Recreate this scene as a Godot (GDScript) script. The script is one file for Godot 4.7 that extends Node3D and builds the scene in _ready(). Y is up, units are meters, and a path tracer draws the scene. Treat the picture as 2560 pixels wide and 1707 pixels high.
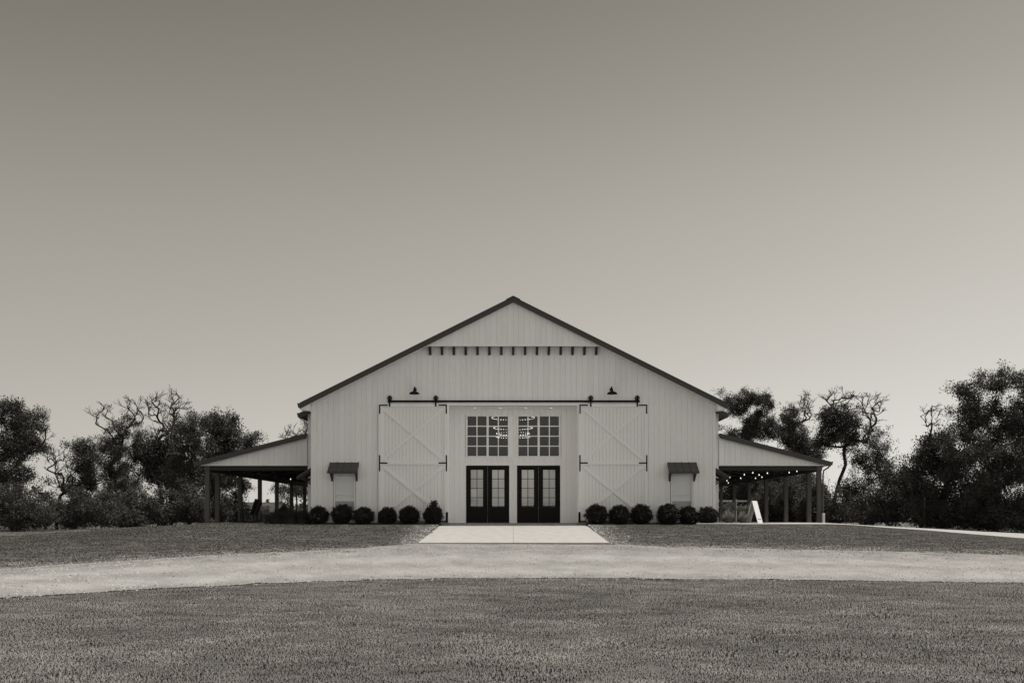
extends Node3D

# Units are metres. The barn's front wall stands in the plane z = 0, its floor at y = 0, its ridge over x = 0.

const SUN := Vector3(0.26, 1.0, -0.067)
const EYE := Vector3(-0.05, 0.16, 42.0)
var rng := RandomNumberGenerator.new()
var M := {}
var taken := {}
var wobble := FastNoiseLite.new()


class Geo:
	var v := PackedVector3Array()
	var n := PackedVector3Array()
	var c := PackedColorArray()
	var tint := Color(1, 1, 1)

	func tri(a: Vector3, b: Vector3, d: Vector3, na: Vector3, nb: Vector3, nd: Vector3) -> void:
		v.append(a); v.append(d); v.append(b)
		n.append(na); n.append(nd); n.append(nb)
		c.append(tint); c.append(tint); c.append(tint)

	# a face seen counter-clockwise from outside; out settles which side that is
	func face(a: Vector3, b: Vector3, d: Vector3, e: Vector3, out: Vector3) -> void:
		var nn := (b - a).cross(d - a)
		if nn.length_squared() < 1e-14:
			nn = (d - a).cross(e - a)
		nn = nn.normalized()
		if nn.dot(out) < 0.0:
			nn = -nn
			tri(a, e, d, nn, nn, nn)
			tri(a, d, b, nn, nn, nn)
		else:
			tri(a, b, d, nn, nn, nn)
			tri(a, d, e, nn, nn, nn)

	func flat(a: Vector3, b: Vector3, d: Vector3, out: Vector3) -> void:
		var nn := (b - a).cross(d - a).normalized()
		if nn.dot(out) < 0.0:
			tri(a, d, b, -nn, -nn, -nn)
		else:
			tri(a, b, d, nn, nn, nn)

	func box(at: Vector3, s: Vector3, bas := Basis(), bev := 0.0) -> void:
		var h := s * 0.5
		for ax in 3:
			var u := (ax + 1) % 3
			var w := (ax + 2) % 3
			for sg in [-1.0, 1.0]:
				var q := []
				for k in [[-1, -1], [1, -1], [1, 1], [-1, 1]]:
					var p := Vector3()
					p[ax] = sg * h[ax]
					p[u] = k[0] * (h[u] - bev)
					p[w] = k[1] * (h[w] - bev)
					q.append(at + bas * p)
				var o := Vector3()
				o[ax] = sg
				face(q[0], q[1], q[2], q[3], bas * o)
			if bev > 0.0:
				for su in [-1.0, 1.0]:
					for sw in [-1.0, 1.0]:
						var l := h[ax] - bev
						var q := []
						for k in [[-l, 0], [l, 0], [l, 1], [-l, 1]]:
							var p := Vector3()
							p[ax] = k[0]
							p[u] = su * (h[u] - (bev if k[1] == 1 else 0.0))
							p[w] = sw * (h[w] - (0.0 if k[1] == 1 else bev))
							q.append(at + bas * p)
						var o := Vector3()
						o[u] = su
						o[w] = sw
						face(q[0], q[1], q[2], q[3], bas * o)
		if bev > 0.0:
			for sx in [-1.0, 1.0]:
				for sy in [-1.0, 1.0]:
					for sz in [-1.0, 1.0]:
						var o := Vector3(sx, sy, sz)
						var k := h * o
						flat(at + bas * (k - Vector3(0, sy, sz) * bev), at + bas * (k - Vector3(sx, 0, sz) * bev), at + bas * (k - Vector3(sx, sy, 0) * bev), bas * o)

	# from corner to corner
	func span(lo: Vector3, hi: Vector3, bev := 0.0) -> void:
		box((lo + hi) * 0.5, (hi - lo).abs(), Basis(), bev)

	# a bar of rectangular section from a to b; side is the direction of its thickness
	func bar(a: Vector3, b: Vector3, wide: float, thick: float, side: Vector3, bev := 0.0) -> void:
		var y := (b - a).normalized()
		var z := (side - y * side.dot(y)).normalized()
		box((a + b) * 0.5, Vector3(wide, (b - a).length(), thick), Basis(y.cross(z), y, z), bev)

	# eight corners: four of the lower ring, then the four above them
	func hexa(p: Array) -> void:
		var m := Vector3()
		for q in p:
			m += q / 8.0
		for f in [[0, 1, 2, 3], [4, 5, 6, 7], [0, 1, 5, 4], [1, 2, 6, 5], [2, 3, 7, 6], [3, 0, 4, 7]]:
			var mid: Vector3 = (p[f[0]] + p[f[1]] + p[f[2]] + p[f[3]]) * 0.25
			face(p[f[0]], p[f[1]], p[f[2]], p[f[3]], mid - m)

	# upright board whose front edges are eased; its top may slope from y1 to y2
	func board(x0: float, x1: float, y0: float, y1: float, y2: float, z: float, t: float) -> void:
		var e := minf(0.006, (x1 - x0) * 0.2)
		var f := e / (x1 - x0)
		var ring := [[x0, z - t, 0.0], [x0, z - e, 0.0], [x0 + e, z, f], [x1 - e, z, 1.0 - f], [x1, z - e, 1.0], [x1, z - t, 1.0]]
		var lo := []
		var hi := []
		for r in ring:
			lo.append(Vector3(r[0], y0, r[1]))
			hi.append(Vector3(r[0], lerpf(y1, y2, r[2]), r[1]))
		var m := Vector3((x0 + x1) * 0.5, (y0 + y1) * 0.5, z - t)
		for i in 6:
			var j := (i + 1) % 6
			var mid: Vector3 = (lo[i] + lo[j]) * 0.5
			face(lo[i], lo[j], hi[j], hi[i], Vector3(mid.x - m.x, 0, mid.z - m.z + (0.001 if i < 5 else -0.001)))
		for i in range(1, 5):
			flat(lo[0], lo[i], lo[i + 1], Vector3.DOWN)
			flat(hi[0], hi[i], hi[i + 1], Vector3.UP)

	func tube(pts: Array, rad: Array, sides: int, caps := true) -> void:
		var rings := []
		var nors := []
		var side := Vector3(0.31, 0.17, 0.93)
		for i in pts.size():
			var d: Vector3 = (pts[mini(i + 1, pts.size() - 1)] - pts[maxi(i - 1, 0)]).normalized()
			var x := side - d * side.dot(d)
			if x.length() < 0.1:
				x = Vector3(0.9, -0.3, 0.1) - d * Vector3(0.9, -0.3, 0.1).dot(d)
			x = x.normalized()
			side = x
			var y := d.cross(x)
			var r := PackedVector3Array()
			var q := PackedVector3Array()
			for k in sides:
				var o := x * cos(TAU * k / sides) + y * sin(TAU * k / sides)
				q.append(o)
				r.append(pts[i] + o * rad[i])
			rings.append(r)
			nors.append(q)
		for i in pts.size() - 1:
			for k in sides:
				var j := (k + 1) % sides
				tri(rings[i][k], rings[i][j], rings[i + 1][j], nors[i][k], nors[i][j], nors[i + 1][j])
				tri(rings[i][k], rings[i + 1][j], rings[i + 1][k], nors[i][k], nors[i + 1][j], nors[i + 1][k])
		if caps:
			for e in [[0, pts[0] - pts[1]], [pts.size() - 1, pts[-1] - pts[-2]]]:
				for k in sides:
					flat(pts[e[0]], rings[e[0]][k], rings[e[0]][(k + 1) % sides], e[1])

	# profile of [radius, height] turned about the y axis of bas
	func lathe(prof: Array, segs: int, at: Vector3, bas := Basis()) -> void:
		for i in prof.size() - 1:
			var d := Vector2(prof[i + 1][0] - prof[i][0], prof[i + 1][1] - prof[i][1])
			var nn := Vector2(d.y, -d.x).normalized()
			for k in segs:
				var a := TAU * k / segs
				var b := TAU * (k + 1) / segs
				var q := []
				for e in [[i, a], [i, b], [i + 1, b], [i + 1, a]]:
					q.append(at + bas * Vector3(prof[e[0]][0] * cos(e[1]), prof[e[0]][1], prof[e[0]][0] * sin(e[1])))
				var na := bas * Vector3(nn.x * cos(a), nn.y, nn.x * sin(a))
				var nb := bas * Vector3(nn.x * cos(b), nn.y, nn.x * sin(b))
				tri(q[0], q[2], q[1], na, nb, nb)
				tri(q[0], q[3], q[2], na, na, nb)

	func torus(big: float, small: float, at: Vector3, bas := Basis(), segs := 28, sides := 6) -> void:
		for k in segs:
			for j in sides:
				var q := []
				var nq := []
				for e in [[k, j], [k + 1, j], [k + 1, j + 1], [k, j + 1]]:
					var a: float = TAU * e[0] / segs
					var b: float = TAU * e[1] / sides
					var o := Vector3(cos(a) * cos(b), sin(b), sin(a) * cos(b))
					nq.append(bas * o)
					q.append(at + bas * (Vector3(cos(a), 0, sin(a)) * big + o * small))
				tri(q[0], q[2], q[1], nq[0], nq[2], nq[1])
				tri(q[0], q[3], q[2], nq[0], nq[3], nq[2])

	func mesh() -> ArrayMesh:
		var a := []
		a.resize(Mesh.ARRAY_MAX)
		a[Mesh.ARRAY_VERTEX] = v
		a[Mesh.ARRAY_NORMAL] = n
		a[Mesh.ARRAY_COLOR] = c
		var m := ArrayMesh.new()
		m.add_surface_from_arrays(Mesh.PRIMITIVE_TRIANGLES, a)
		return m


# ---------------------------------------------------------------- nodes

func numbered(called: String) -> String:
	taken[called] = taken.get(called, -1) + 1
	return called if taken[called] == 0 else "%s_%03d" % [called, taken[called]]


func thing(called: String, label: String, category: String, at := Vector3.ZERO, turn := 0.0, group := "") -> Node3D:
	var o := Node3D.new()
	o.name = numbered(called)
	add_child(o)
	o.position = at
	o.rotation.y = turn
	tag(o, label, category, group)
	return o


func tag(o: Node, label: String, category := "", group := "", kind := "") -> void:
	if label: o.set_meta("label", label)
	if category: o.set_meta("category", category)
	if group: o.set_meta("group", group)
	if kind: o.set_meta("kind", kind)


func put(parent: Node, called: String, g: Geo, m: Material, label := "") -> MeshInstance3D:
	return put_mesh(parent, called, g.mesh(), m, label)


func put_mesh(parent: Node, called: String, mesh: Mesh, m: Material, label := "") -> MeshInstance3D:
	var o := MeshInstance3D.new()
	o.name = numbered(called) if parent == self else called
	o.mesh = mesh
	o.material_override = m
	if label: o.set_meta("label", label)
	parent.add_child(o, true)
	return o


func structure(called: String, g: Geo, m: Material) -> MeshInstance3D:
	var o := put(self, called, g, m)
	o.set_meta("kind", "structure")
	return o


func many(parent: Node, called: String, mesh: Mesh, m: Material, where: Array, tints: PackedColorArray) -> MultiMeshInstance3D:
	var mm := MultiMesh.new()
	mm.transform_format = MultiMesh.TRANSFORM_3D
	mm.use_colors = true
	mm.mesh = mesh
	mm.instance_count = where.size()
	for i in where.size():
		mm.set_instance_transform(i, where[i])
		mm.set_instance_color(i, tints[i])
	var o := MultiMeshInstance3D.new()
	o.name = numbered(called) if parent == self else called
	o.multimesh = mm
	o.material_override = m
	parent.add_child(o, true)
	return o


# many small copies joined into one mesh; each place is [transform, number of the variant]
func joined(parent: Node, called: String, variants: Array, m: Material, where: Array) -> MeshInstance3D:
	var st := SurfaceTool.new()
	st.begin(Mesh.PRIMITIVE_TRIANGLES)
	for w in where:
		st.append_from(variants[w[1]], 0, w[0])
	return put_mesh(parent, called, st.commit(), m)


# ---------------------------------------------------------------- materials

# a warm grey of linear value x, as the toned print shows every colour
func tone(x: float) -> Color:
	var w := clampf(1.0 - x * 1.4, 0.0, 1.0)
	return Color(x * (1.0 + 0.07 * w), x, x * (1.0 - 0.08 * w)).linear_to_srgb()


func lin(x: float) -> Color:
	var w := clampf(1.0 - x * 1.4, 0.0, 1.0)
	return Color(x * (1.0 + 0.07 * w), x, x * (1.0 - 0.08 * w))


func speckle(size: int, freq: float, octaves: int, lo: float, hi: float, sd: int, sharp := 1.0) -> ImageTexture:
	var f := FastNoiseLite.new()
	f.seed = sd
	f.noise_type = FastNoiseLite.TYPE_SIMPLEX_SMOOTH
	f.frequency = freq
	f.fractal_octaves = octaves
	f.fractal_gain = 0.62
	var im := f.get_seamless_image(size, size)
	im.convert(Image.FORMAT_L8)
	var d := im.get_data()
	var lut := PackedByteArray()
	for i in 256:
		var t := clampf((i / 255.0 - 0.5) * sharp + 0.5, 0.0, 1.0)
		lut.append(int(Color(minf(1.0, lerpf(lo, hi, t)), 0, 0).linear_to_srgb().r * 255.0))
	for i in d.size():
		d[i] = lut[d[i]]
	return ImageTexture.create_from_image(Image.create_from_data(size, size, false, Image.FORMAT_L8, d))


func plain(key: String, x: float, rough := 0.85, metal := 0.0) -> StandardMaterial3D:
	var m := StandardMaterial3D.new()
	m.resource_name = key
	m.albedo_color = tone(x)
	m.roughness = rough
	m.metallic = metal
	M[key] = m
	return m


func grained(key: String, x: float, rough: float, tex: Texture2D, scale: Vector3, bump := 0.0) -> StandardMaterial3D:
	var m := plain(key, x, rough)
	m.albedo_texture = tex
	m.uv1_triplanar = true
	m.uv1_world_triplanar = true
	m.uv1_scale = scale
	if bump > 0.0:
		m.heightmap_enabled = true
		m.heightmap_texture = tex
		m.heightmap_scale = bump
	return m


func over(m: StandardMaterial3D, tex: Texture2D, scale: Vector3) -> void:
	m.detail_enabled = true
	m.detail_albedo = tex
	m.detail_blend_mode = BaseMaterial3D.BLEND_MODE_MUL
	m.detail_uv_layer = BaseMaterial3D.DETAIL_UV_2
	m.uv2_triplanar = true
	m.uv2_world_triplanar = true
	m.uv2_scale = scale


func make_materials() -> void:
	var coarse := speckle(512, 0.012, 5, 0.66, 1.0, 12, 1.4)
	var faint := speckle(512, 0.02, 5, 0.86, 1.0, 13, 1.3)
	var paint := speckle(512, 0.02, 5, 0.93, 1.0, 16, 1.3)
	var gritty := speckle(1024, 0.14, 3, 0.42, 1.0, 14, 2.0)
	var grit := speckle(1024, 0.16, 3, 0.5, 1.0, 19, 2.0)
	grained("siding", 0.93, 0.55, paint, Vector3(1.3, 0.16, 1.3))
	grained("siding_b", 0.905, 0.55, paint, Vector3(1.1, 0.13, 1.1))
	grained("siding_c", 0.945, 0.55, paint, Vector3(1.7, 0.2, 1.7))
	grained("trim", 0.93, 0.5, paint, Vector3(1.0, 0.5, 1.0))
	grained("plank", 0.93, 0.6, paint, Vector3(4.0, 0.3, 4.0))
	plain("shell", 0.6, 0.9)
	grained("roof", 0.046, 0.55, faint, Vector3(0.8, 0.8, 0.8))
	plain("gutter", 0.05, 0.5)
	grained("dark_wood", 0.032, 0.75, coarse, Vector3(3, 0.5, 3))
	grained("post_wood", 0.11, 0.8, coarse, Vector3(6, 0.5, 6), 0.3)
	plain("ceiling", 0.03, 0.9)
	plain("iron", 0.009, 0.6).metallic_specular = 0.2
	plain("door_paint", 0.012, 0.6).metallic_specular = 0.2
	plain("blind", 0.85, 0.7)
	plain("unlit_inside", 0.05, 0.9)
	plain("lobby_wall", 0.62, 0.9)
	plain("lobby_white", 0.85, 0.8)
	var glass := plain("glass", 0.5, 0.02)
	glass.albedo_color.a = 0.04
	glass.transparency = BaseMaterial3D.TRANSPARENCY_ALPHA
	glass.metallic_specular = 0.6
	var bulb := plain("bulb", 0.9, 0.4)
	bulb.emission_enabled = true
	bulb.emission = Color(1.0, 0.97, 0.92)
	bulb.emission_energy_multiplier = 1.3
	var lens := plain("lens", 0.9, 0.4)
	lens.emission_enabled = true
	lens.emission = Color(1.0, 0.96, 0.9)
	lens.emission_energy_multiplier = 1.2
	var slab := grained("concrete", 0.335, 0.85, speckle(512, 0.014, 6, 0.82, 1.0, 17, 1.6), Vector3(0.23, 0.23, 0.23))
	over(slab, speckle(512, 0.09, 3, 0.88, 1.0, 15, 1.2), Vector3(1.7, 1.7, 1.7))
	grained("foundation", 0.3, 0.9, coarse, Vector3(1, 1, 1))
	var gravel := grained("gravel", 0.35, 0.95, grit, Vector3(0.16, 0.16, 0.16), 1.2)
	over(gravel, coarse, Vector3(0.11, 0.11, 0.11))
	gravel.vertex_color_use_as_albedo = true
	var soil := grained("lawn_soil", 0.13, 0.95, gritty, Vector3(0.8, 0.8, 0.8), 1.5)
	over(soil, coarse, Vector3(0.07, 0.07, 0.07))
	soil.vertex_color_use_as_albedo = true
	grained("mulch", 0.035, 0.95, gritty, Vector3(1.6, 1.6, 1.6), 2.0)
	for e in [["grass", 0.165, 0.7, 0.35], ["leaf", 0.075, 0.6, 0.35], ["boxwood", 0.03, 0.5, 0.2], ["reed", 0.3, 0.75, 0.3], ["shaded_reed", 0.05, 0.75, 0.2], ["pale_leaf", 0.2, 0.7, 0.3]]:  # the darker reed carries the shade of the left corner in its colour
		var m := plain(e[0], e[1], e[2])
		m.vertex_color_use_as_albedo = true
		m.backlight_enabled = true
		m.backlight = Color(e[3], e[3], e[3] * 0.92)
		m.metallic_specular = 0.3
	var stone := plain("stone", 0.36, 0.9)
	stone.vertex_color_use_as_albedo = true
	var bark := grained("bark", 0.045, 0.95, coarse, Vector3(5, 1.5, 5), 1.0)
	bark.metallic_specular = 0.2
	plain("dead_wood", 0.07, 0.95)
	plain("chair_paint", 0.012, 0.5)
	grained("sign_board", 0.82, 0.6, faint, Vector3(2, 2, 2))
	plain("ink", 0.02, 0.6)
	plain("steel", 0.16, 0.5)
	plain("white_paint", 0.8, 0.6)
	plain("far_wall", 0.06, 0.9)
	plain("far_roof", 0.02, 0.8)


# ---------------------------------------------------------------- ground

const ROAD_NEAR := [[-30.0, 70.0], [-18.0, 40.0], [-14.0, 31.0], [-9.4, 23.7], [-6.75, 20.5], [-2.7, 18.1], [0.0, 17.6], [5.95, 18.1], [11.6, 19.4], [18.0, 22.0], [26.0, 27.0], [40.0, 40.0], [60.0, 62.0]]
const ROAD_FAR := [[-36.0, 70.0], [-24.0, 42.0], [-20.0, 33.0], [-16.0, 25.0], [-12.0, 18.7], [-8.4, 15.2], [-3.35, 12.2], [0.0, 11.2], [7.5, 12.0], [14.7, 13.5], [22.0, 16.5], [31.0, 22.0], [46.0, 36.0], [66.0, 58.0]]
const ROAD_RISE := [[-36.0, -1.3], [-16.0, -1.1], [-12.0, -1.03], [-8.4, -0.863], [-3.35, -0.726], [0.0, -0.69], [7.5, -0.768], [14.7, -0.905], [22.0, -1.0], [46.0, -1.25], [66.0, -1.3]]


func along(t: Array, x: float) -> float:
	var n := t.size()
	if x <= t[0][0]: return t[0][1] + (x - t[0][0]) * (t[1][1] - t[0][1]) / (t[1][0] - t[0][0])
	if x >= t[n - 1][0]: return t[n - 1][1] + (x - t[n - 1][0]) * (t[n - 1][1] - t[n - 2][1]) / (t[n - 1][0] - t[n - 2][0])
	var i := 0
	while t[i + 1][0] < x:
		i += 1
	var h: float = t[i + 1][0] - t[i][0]
	var u: float = (x - t[i][0]) / h
	var a := maxi(i - 1, 0)
	var b := mini(i + 2, n - 1)
	var m0: float = (t[i + 1][1] - t[a][1]) / (t[i + 1][0] - t[a][0]) * h
	var m1: float = (t[b][1] - t[i][1]) / (t[b][0] - t[i][0]) * h
	var u2 := u * u
	var u3 := u2 * u
	return (2 * u3 - 3 * u2 + 1) * t[i][1] + (u3 - 2 * u2 + u) * m0 + (3 * u2 - 2 * u3) * t[i + 1][1] + (u3 - u2) * m1


func ground(x: float, z: float) -> float:
	var zn := along(ROAD_NEAR, clampf(x, -36, 66))
	var zf := along(ROAD_FAR, clampf(x, -36, 66))
	var hf := along(ROAD_RISE, clampf(x, -36, 66))
	var y := 0.0
	if z >= zn:
		y = -1.30 - 0.12 * smoothstep(0.0, 20.0, z - zn)
	elif z > zf:
		y = lerpf(hf, -1.30, (z - zf) / (zn - zf))
	else:
		var d := absf(x) - 13.3
		var drop := 0.04 + minf(0.9, 0.041 * (d + sqrt(d * d + 0.8)))
		if z > 0.6:
			y = lerpf(hf, -drop, (zf - z) / (zf - 0.6))
		else:
			y = -drop * (1.0 - 0.55 * (1.0 - exp((z - 0.6) / 3.0)))
	if z > 0.7 or absf(x) > 14.2:
		y += 0.018 * wobble.get_noise_2d(x * 3.0, z * 3.0)
	if z < zn - 0.5 and z > zf + 0.5:
		y -= 0.03
	if absf(x) < 3.06 and z > -1.0 and z < 10.44:
		y -= 0.14
	return y


func road_share(x: float, z: float) -> float:
	return (z - along(ROAD_FAR, x)) / (along(ROAD_NEAR, x) - along(ROAD_FAR, x))


func make_sky(sun: Vector3) -> Image:
	# clear summer sky by height above the horizon, brighter on the sun's side, with the glow round the sun, plus an added lift behind the viewer that brightens the front wall
	var heights := [[-90.0, 0.5], [-4.0, 0.64], [0.0, 0.575], [4.0, 0.50], [9.0, 0.39], [16.0, 0.275], [22.6, 0.145], [28.0, 0.055], [45.0, 0.06], [90.0, 0.06]]
	var w := 512
	var h := 256
	var im := Image.create(w, h, false, Image.FORMAT_RGBF)
	var haze := FastNoiseLite.new()
	haze.seed = 61
	haze.frequency = 1.1
	haze.fractal_octaves = 4
	for j in h:
		var e := 90.0 - (j + 0.5) * 180.0 / h
		var i := 0
		while i < heights.size() - 2 and heights[i + 1][0] < e:
			i += 1
		var l: float = lerpf(heights[i][1], heights[i + 1][1], clampf((e - heights[i][0]) / (heights[i + 1][0] - heights[i][0]), 0, 1))
		var c := cos(deg_to_rad(e))
		for k in w:
			var az := -((k + 0.5) / w - 0.5) * TAU   # 0 looks towards +z, positive towards +x
			var d := Vector3(sin(az) * c, sin(deg_to_rad(e)), cos(az) * c)
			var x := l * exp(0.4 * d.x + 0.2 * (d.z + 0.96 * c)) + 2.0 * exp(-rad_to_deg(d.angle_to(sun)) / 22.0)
			x *= 1.0 + 0.03 * haze.get_noise_3d(d.x, d.y * 3.0, d.z)
			im.set_pixel(k, j, Color(x * (1.09 - 0.1 * minf(x, 0.9)), x, x * (0.84 + 0.15 * minf(x, 0.9))))
	return im


func _ready() -> void:
	rng.seed = 20240611
	wobble.seed = 5
	wobble.frequency = 0.09

	# camera: level, lens shifted up
	var cam := Camera3D.new()
	cam.name = "camera"
	add_child(cam)
	cam.position = EYE
	cam.set_frustum(0.1 * 1707.0 / 2489.0, Vector2(0, 0.1 * 444.5 / 2489.0), 0.1, 2000.0)
	cam.current = true

	# sky and exposure
	var env := Environment.new()
	var sky := Sky.new()
	var pano := PanoramaSkyMaterial.new()
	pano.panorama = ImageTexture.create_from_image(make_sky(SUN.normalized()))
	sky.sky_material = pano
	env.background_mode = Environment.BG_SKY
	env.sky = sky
	env.tonemap_mode = Environment.TONE_MAPPER_LINEAR
	env.tonemap_exposure = 1.1
	env.sdfgi_enabled = true
	env.ssao_enabled = true
	env.ssil_enabled = true
	var we := WorldEnvironment.new()
	we.name = "world_environment"
	we.environment = env
	add_child(we)

	# the sun: high, to the right, just behind the front wall
	var sun := DirectionalLight3D.new()
	sun.name = "sun"
	sun.light_energy = 1.4
	sun.light_color = Color(1.0, 0.985, 0.955)
	sun.light_angular_distance = 0.5
	sun.shadow_enabled = true
	add_child(sun)
	sun.look_at_from_position(SUN * 50.0, Vector3.ZERO, Vector3(0, 0, 1))

	make_materials()
	build_ground()
	build_barn()
	build_inside()
	build_fittings()
	build_grounds()
	build_planting()
	build_trees()
	build_turf()


func build_ground() -> void:
	var xs := [-900.0, -400.0, -200.0, -120.0, -80.0, -60.0, -50.0]
	var x := -42.0
	while x < 44.0:
		xs.append(x)
		x += 0.5
	xs.append_array([50.0, 60.0, 80.0, 120.0, 200.0, 400.0, 900.0, -3.05, 3.05, -3.12, 3.12])
	xs.sort()
	var zs := [-1500.0, -700.0, -350.0, -180.0, -120.0, -80.0, -60.0, -45.0, -35.0, -25.0]
	var z := -18.0
	while z < 44.0:
		zs.append(z)
		z += 0.5
	zs.append_array([50.0, 60.0, 75.0, 100.0, 150.0, 300.0, 700.0, 10.42, 10.46])
	zs.sort()
	var patch := FastNoiseLite.new()
	patch.seed = 77
	patch.frequency = 0.12
	patch.fractal_octaves = 4
	var g := Geo.new()
	var rows := []
	for zz in zs:
		var r := PackedVector3Array()
		for xx in xs:
			r.append(Vector3(xx, ground(xx, zz), zz))
		rows.append(r)
	for j in zs.size() - 1:
		for i in xs.size() - 1:
			g.tint = lin(1.0) * (1.0 + 0.35 * patch.get_noise_2d(xs[i], zs[j]))
			g.face(rows[j][i], rows[j][i + 1], rows[j + 1][i + 1], rows[j + 1][i], Vector3.UP)
	structure("lawn", g, M.lawn_soil)

	# the gravel drive, with its two packed wheel tracks
	g = Geo.new()
	var prev := []
	var u := -26.0
	while u <= 40.0:
		var zf := along(ROAD_FAR, u) - 0.12 + 0.3 * wobble.get_noise_2d(u * 14.0, 3.0) + 0.16 * wobble.get_noise_2d(u * 60.0, 9.0)
		if absf(u) < 3.1:
			zf = minf(zf, 10.3)
		elif absf(u) < 4.6:
			zf = lerpf(10.5, zf, (absf(u) - 3.1) / 1.5)
		var zn := along(ROAD_NEAR, u) + 0.12 + 0.3 * wobble.get_noise_2d(u * 14.0, 40.0) + 0.16 * wobble.get_noise_2d(u * 60.0, 60.0)
		var row := []
		for k in 25:
			var t := k / 24.0
			var zz := lerpf(zf, zn, t)
			var y := ground(u, zz) + 0.03
			if absf(u) < 3.06 and zz < 10.46:
				y += 0.1
			var share := road_share(u, zz) + 0.05 * wobble.get_noise_2d(u * 2.0, 80.0)
			var packed := exp(-pow((share - 0.38) / 0.11, 2.0)) + exp(-pow((share - 0.74) / 0.12, 2.0))
			row.append([Vector3(u, y, zz), 0.76 + 0.34 * packed + 0.10 * wobble.get_noise_2d(u * 9.0, zz * 22.0)])
		if prev:
			for k in 24:
				g.tint = lin(1.0) * row[k][1]
				g.face(prev[k][0], row[k][0], row[k + 1][0], prev[k + 1][0], Vector3.UP)
		prev = row
		u += 0.25
	structure("gravel_drive", g, M.gravel)

	# concrete apron in two pours with a joint between, running down to the drive
	for s in [-1.0, 1.0]:
		g = Geo.new()
		var a: float = 0.0035 * s
		var b: float = 3.04 * s
		g.hexa([Vector3(a, -0.30, 0.0), Vector3(b, -0.30, 0.0), Vector3(b, -0.74, 10.4), Vector3(a, -0.74, 10.4), Vector3(a, -0.05, 0.0), Vector3(b, -0.05, 0.0), Vector3(b, -0.585, 10.4), Vector3(a, -0.585, 10.4)])
		structure("concrete_apron", g, M.concrete)
	g = Geo.new()
	g.span(Vector3(-2.78, -0.4, -0.86), Vector3(2.78, 0.0, 0.0))
	structure("entry_floor", g, M.concrete)
	for s in [-1.0, 1.0]:
		g = Geo.new()
		g.span(Vector3(9.0 * s, -0.4, -31.0), Vector3(13.9 * s, -0.005, -1.5))
		structure("porch_floor", g, M.concrete)

	# walk from the right corner of the barn past the porch and off to the right
	var walk := [[7.5, 1.25, 0.16], [9.0, 1.22, 0.22], [11.5, 1.0, 0.4], [13.5, 0.5, 0.75], [15.5, 0.0, 1.15], [20.0, -0.4, 1.5], [26.0, -0.6, 1.6], [40.0, -0.9, 1.6]]
	g = Geo.new()
	prev = []
	u = 7.5
	while u <= 40.0:
		var mid := along(walk.map(func(w): return [w[0], w[1]]), u)
		var half := along(walk.map(func(w): return [w[0], w[2]]), u)
		var row := []
		for k in 4:
			var zz := mid - half + 2.0 * half * k / 3.0
			row.append(Vector3(u, ground(u, zz) + 0.07, zz))
		if prev:
			for k in 3:
				g.face(prev[k], row[k], row[k + 1], prev[k + 1], Vector3.UP)
			g.face(prev[3], row[3], row[3] + Vector3.DOWN * 0.12, prev[3] + Vector3.DOWN * 0.12, Vector3.BACK)
		prev = row
		u += 0.5
	structure("walkway", g, M.concrete)
	g = Geo.new()
	prev = []
	u = 14.0
	while u <= 24.0:
		var zz := -6.5 - 0.05 * (u - 14.0)
		var row := [Vector3(u, ground(u, zz - 0.6) + 0.03, zz - 0.6), Vector3(u, ground(u, zz + 0.6) + 0.03, zz + 0.6)]
		if prev:
			g.face(prev[0], row[0], row[1], prev[1], Vector3.UP)
		prev = row
		u += 0.5
	structure("rear_strip", g, M.gravel)  # narrow gravel-coloured strip of ground behind the walkway

	# mulch beds along the front wall
	for s in [-1.0, 1.0]:
		g = Geo.new()
		prev = []
		u = 2.9
		while u <= 8.6:
			var edge := 1.12 + 0.06 * wobble.get_noise_2d(u * 30.0, s * 20.0)
			var row := [Vector3(u * s, ground(u * s, 0.0) + 0.03, -0.02), Vector3(u * s, ground(u * s, 0.6) + 0.05, 0.6), Vector3(u * s, ground(u * s, edge) + 0.006, edge)]
			if prev:
				for k in 2:
					g.face(prev[k], row[k], row[k + 1], prev[k + 1], Vector3.UP)
			prev = row
			u += 0.19
		structure("planting_bed", g, M.mulch)


# ---------------------------------------------------------------- barn

const PITCH := 0.497
const RIDGE := 9.40
const HALF := 8.52      # half width of the front
const WIDE := 9.0       # half width of the hall behind it


func under_roof(x: float) -> float:
	return RIDGE - 0.13 - PITCH * absf(x)


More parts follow.
